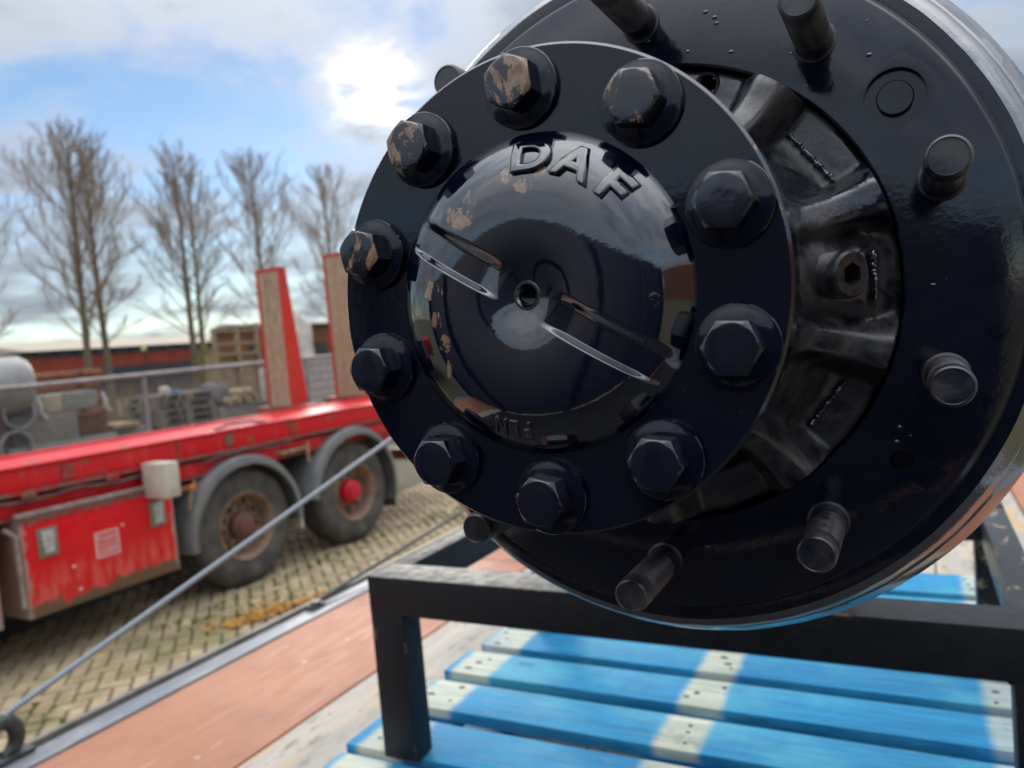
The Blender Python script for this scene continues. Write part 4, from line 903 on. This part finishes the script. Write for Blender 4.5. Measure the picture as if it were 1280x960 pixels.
wall_building('brown_hall', 34.5, 34, 9, 3, 'brown brick hall partly hidden by the red stakes', [('wall', 'brown_wall', 4.3, 0)], 'roof_grey', .3, (6, 1.0, .8, 2.2))
ld = tag(yobj(empty('yard_lamp'), 24.55, 30), 'small round yellow yard lamp in front of the brick hall', 'lamp')
MB().tube([(0, 0, 0), (0, 0, 2.98)], .035, 8).obj('pole', 'fascia_dark', ld)
bm = bmesh.new(); bmesh.ops.create_uvsphere(bm, u_segments=16, v_segments=10, radius=.14); me = bpy.data.meshes.new('globe'); bm.to_mesh(me); bm.free(); finish(me, 60); link('globe', me, 'lamp_yellow', ld, (0, 0, 3.1))
# hall added out of view across the yard for the black paint to reflect
wall_building('reflection_hall', -16, -34, 34, 12, 'plain brown brick hall added out of view for the black paint to reflect', [('wall', 'brown_wall', 5.0, 0)], 'roof_grey', 1.6, (12, 1.4, 1.3, 1.6))

# ------------------------------------------------------------------ TREES
def tree(seed, h, spread, label, t, y, twin=None, dense=1.0, lean=(0, 0)):
    rg = random.Random(seed); root = tag(yobj(empty('bare_tree'), t, y), label, 'tree', 'bare trees behind the yard')
    trunk, crown = MB(), MB()
    def stem(base, hh, r0, lx, ly):
        pts, rs = [], []
        for i in range(13):
            f_ = i/12; pts.append(Vector(base)+Vector((lx*f_+.10*math.sin(f_*7+seed)*f_, ly*f_+.1*math.cos(f_*5+seed)*f_, hh*f_))); rs.append(r0*(1-f_)**.8+.012)
        trunk.tube(pts, rs, 8)
        npr = int(46*dense)
        for i in range(npr):
            f_ = .24+.74*((i+rg.random())/npr)**.85; k_ = f_*12; i0 = min(11, int(k_)); p = pts[i0].lerp(pts[i0+1], k_-i0)
            az = i*2.4+rg.uniform(-.5, .5); el = R(rg.uniform(28, 52)+22*f_)
            shape = (1-((f_-.50)/.52)**2) if f_ > .50 else (.45+.55*(f_/.5))
            ln = spread*max(.18, shape)*rg.uniform(.75, 1.15)
            limb(p, az, el, ln, .020+.030*(1-f_)*r0/.16, 0)
    def limb(p, az, el, ln, r_, lvl):
        d = Vector((math.cos(az)*math.cos(el), math.sin(az)*math.cos(el), math.sin(el))); pts = [p]; n = (5, 3, 2, 1)[lvl]
        for i in range(n):
            d = (d+Vector((rg.gauss(0, .15), rg.gauss(0, .15), .05+rg.gauss(0, .10)))).normalized(); pts.append(pts[-1]+d*ln/n)
        crown.tube(pts, [r_*(1-.75*i/n) for i in range(n+1)], (5, 4, 3, 3)[lvl], False)
        if lvl < 3:
            m_ = (9, 6, 4)[lvl]
            for q in range(m_):
                f_ = .22+.78*(q+rg.random())/m_; k_ = f_*n; i0 = min(n-1, int(k_)); pp = pts[i0].lerp(pts[i0+1], k_-i0); dd = (pts[i0+1]-pts[i0]).normalized()
                a2 = math.atan2(dd.y, dd.x)+rg.choice((-1, 1))*rg.uniform(.4, 1.1); e2 = math.asin(max(-1, min(1, dd.z)))+rg.uniform(-.25, .35)
                limb(pp, a2, e2, ln*(.42, .46, .5)[lvl]*(1.15-f_*.5), (.011, .0065, .0042)[lvl], lvl+1)
    stem((0, 0, 0), h, h*.0135, *lean)
    if twin: stem((twin, .3, 0), h*.94, h*.012, lean[0]+.5, .3)
    trunk.obj('trunk', 'bark', root, 60, fix=False); crown.obj('crown', 'twig', root, 60, fix=False)
tree(1, 12.9, 3.9, 'tall bare tree at the left, leftmost of the close pair', 20.3, 28, lean=(.3, 0), dense=1.05)
tree(2, 12.4, 3.2, 'tall slim bare tree, right one of the close pair', 21.5, 28.3, lean=(-.1, 0), dense=.9)
tree(3, 12.6, 3.7, 'bare tree with two trunks between the pair and the first stake', 25.95, 28, twin=.75, dense=.8)
tree(4, 13.0, 4.2, 'bare tree rising behind the first red stake', 30.9, 28, dense=1.0)
tree(5, 13.6, 4.0, 'bare tree farthest right, behind the second stake', 37.2, 28.6, dense=.9)
tree(6, 11.0, 3.6, 'bare tree cut off by the left edge of the view', 15.7, 28, dense=1.0)
blob('autumn_bush', 'hedge_green', 25.9, 26.8, 0, .8, .8, 3.0, 9, 'yellow green bush at the foot of the two-trunk tree', 'bush')
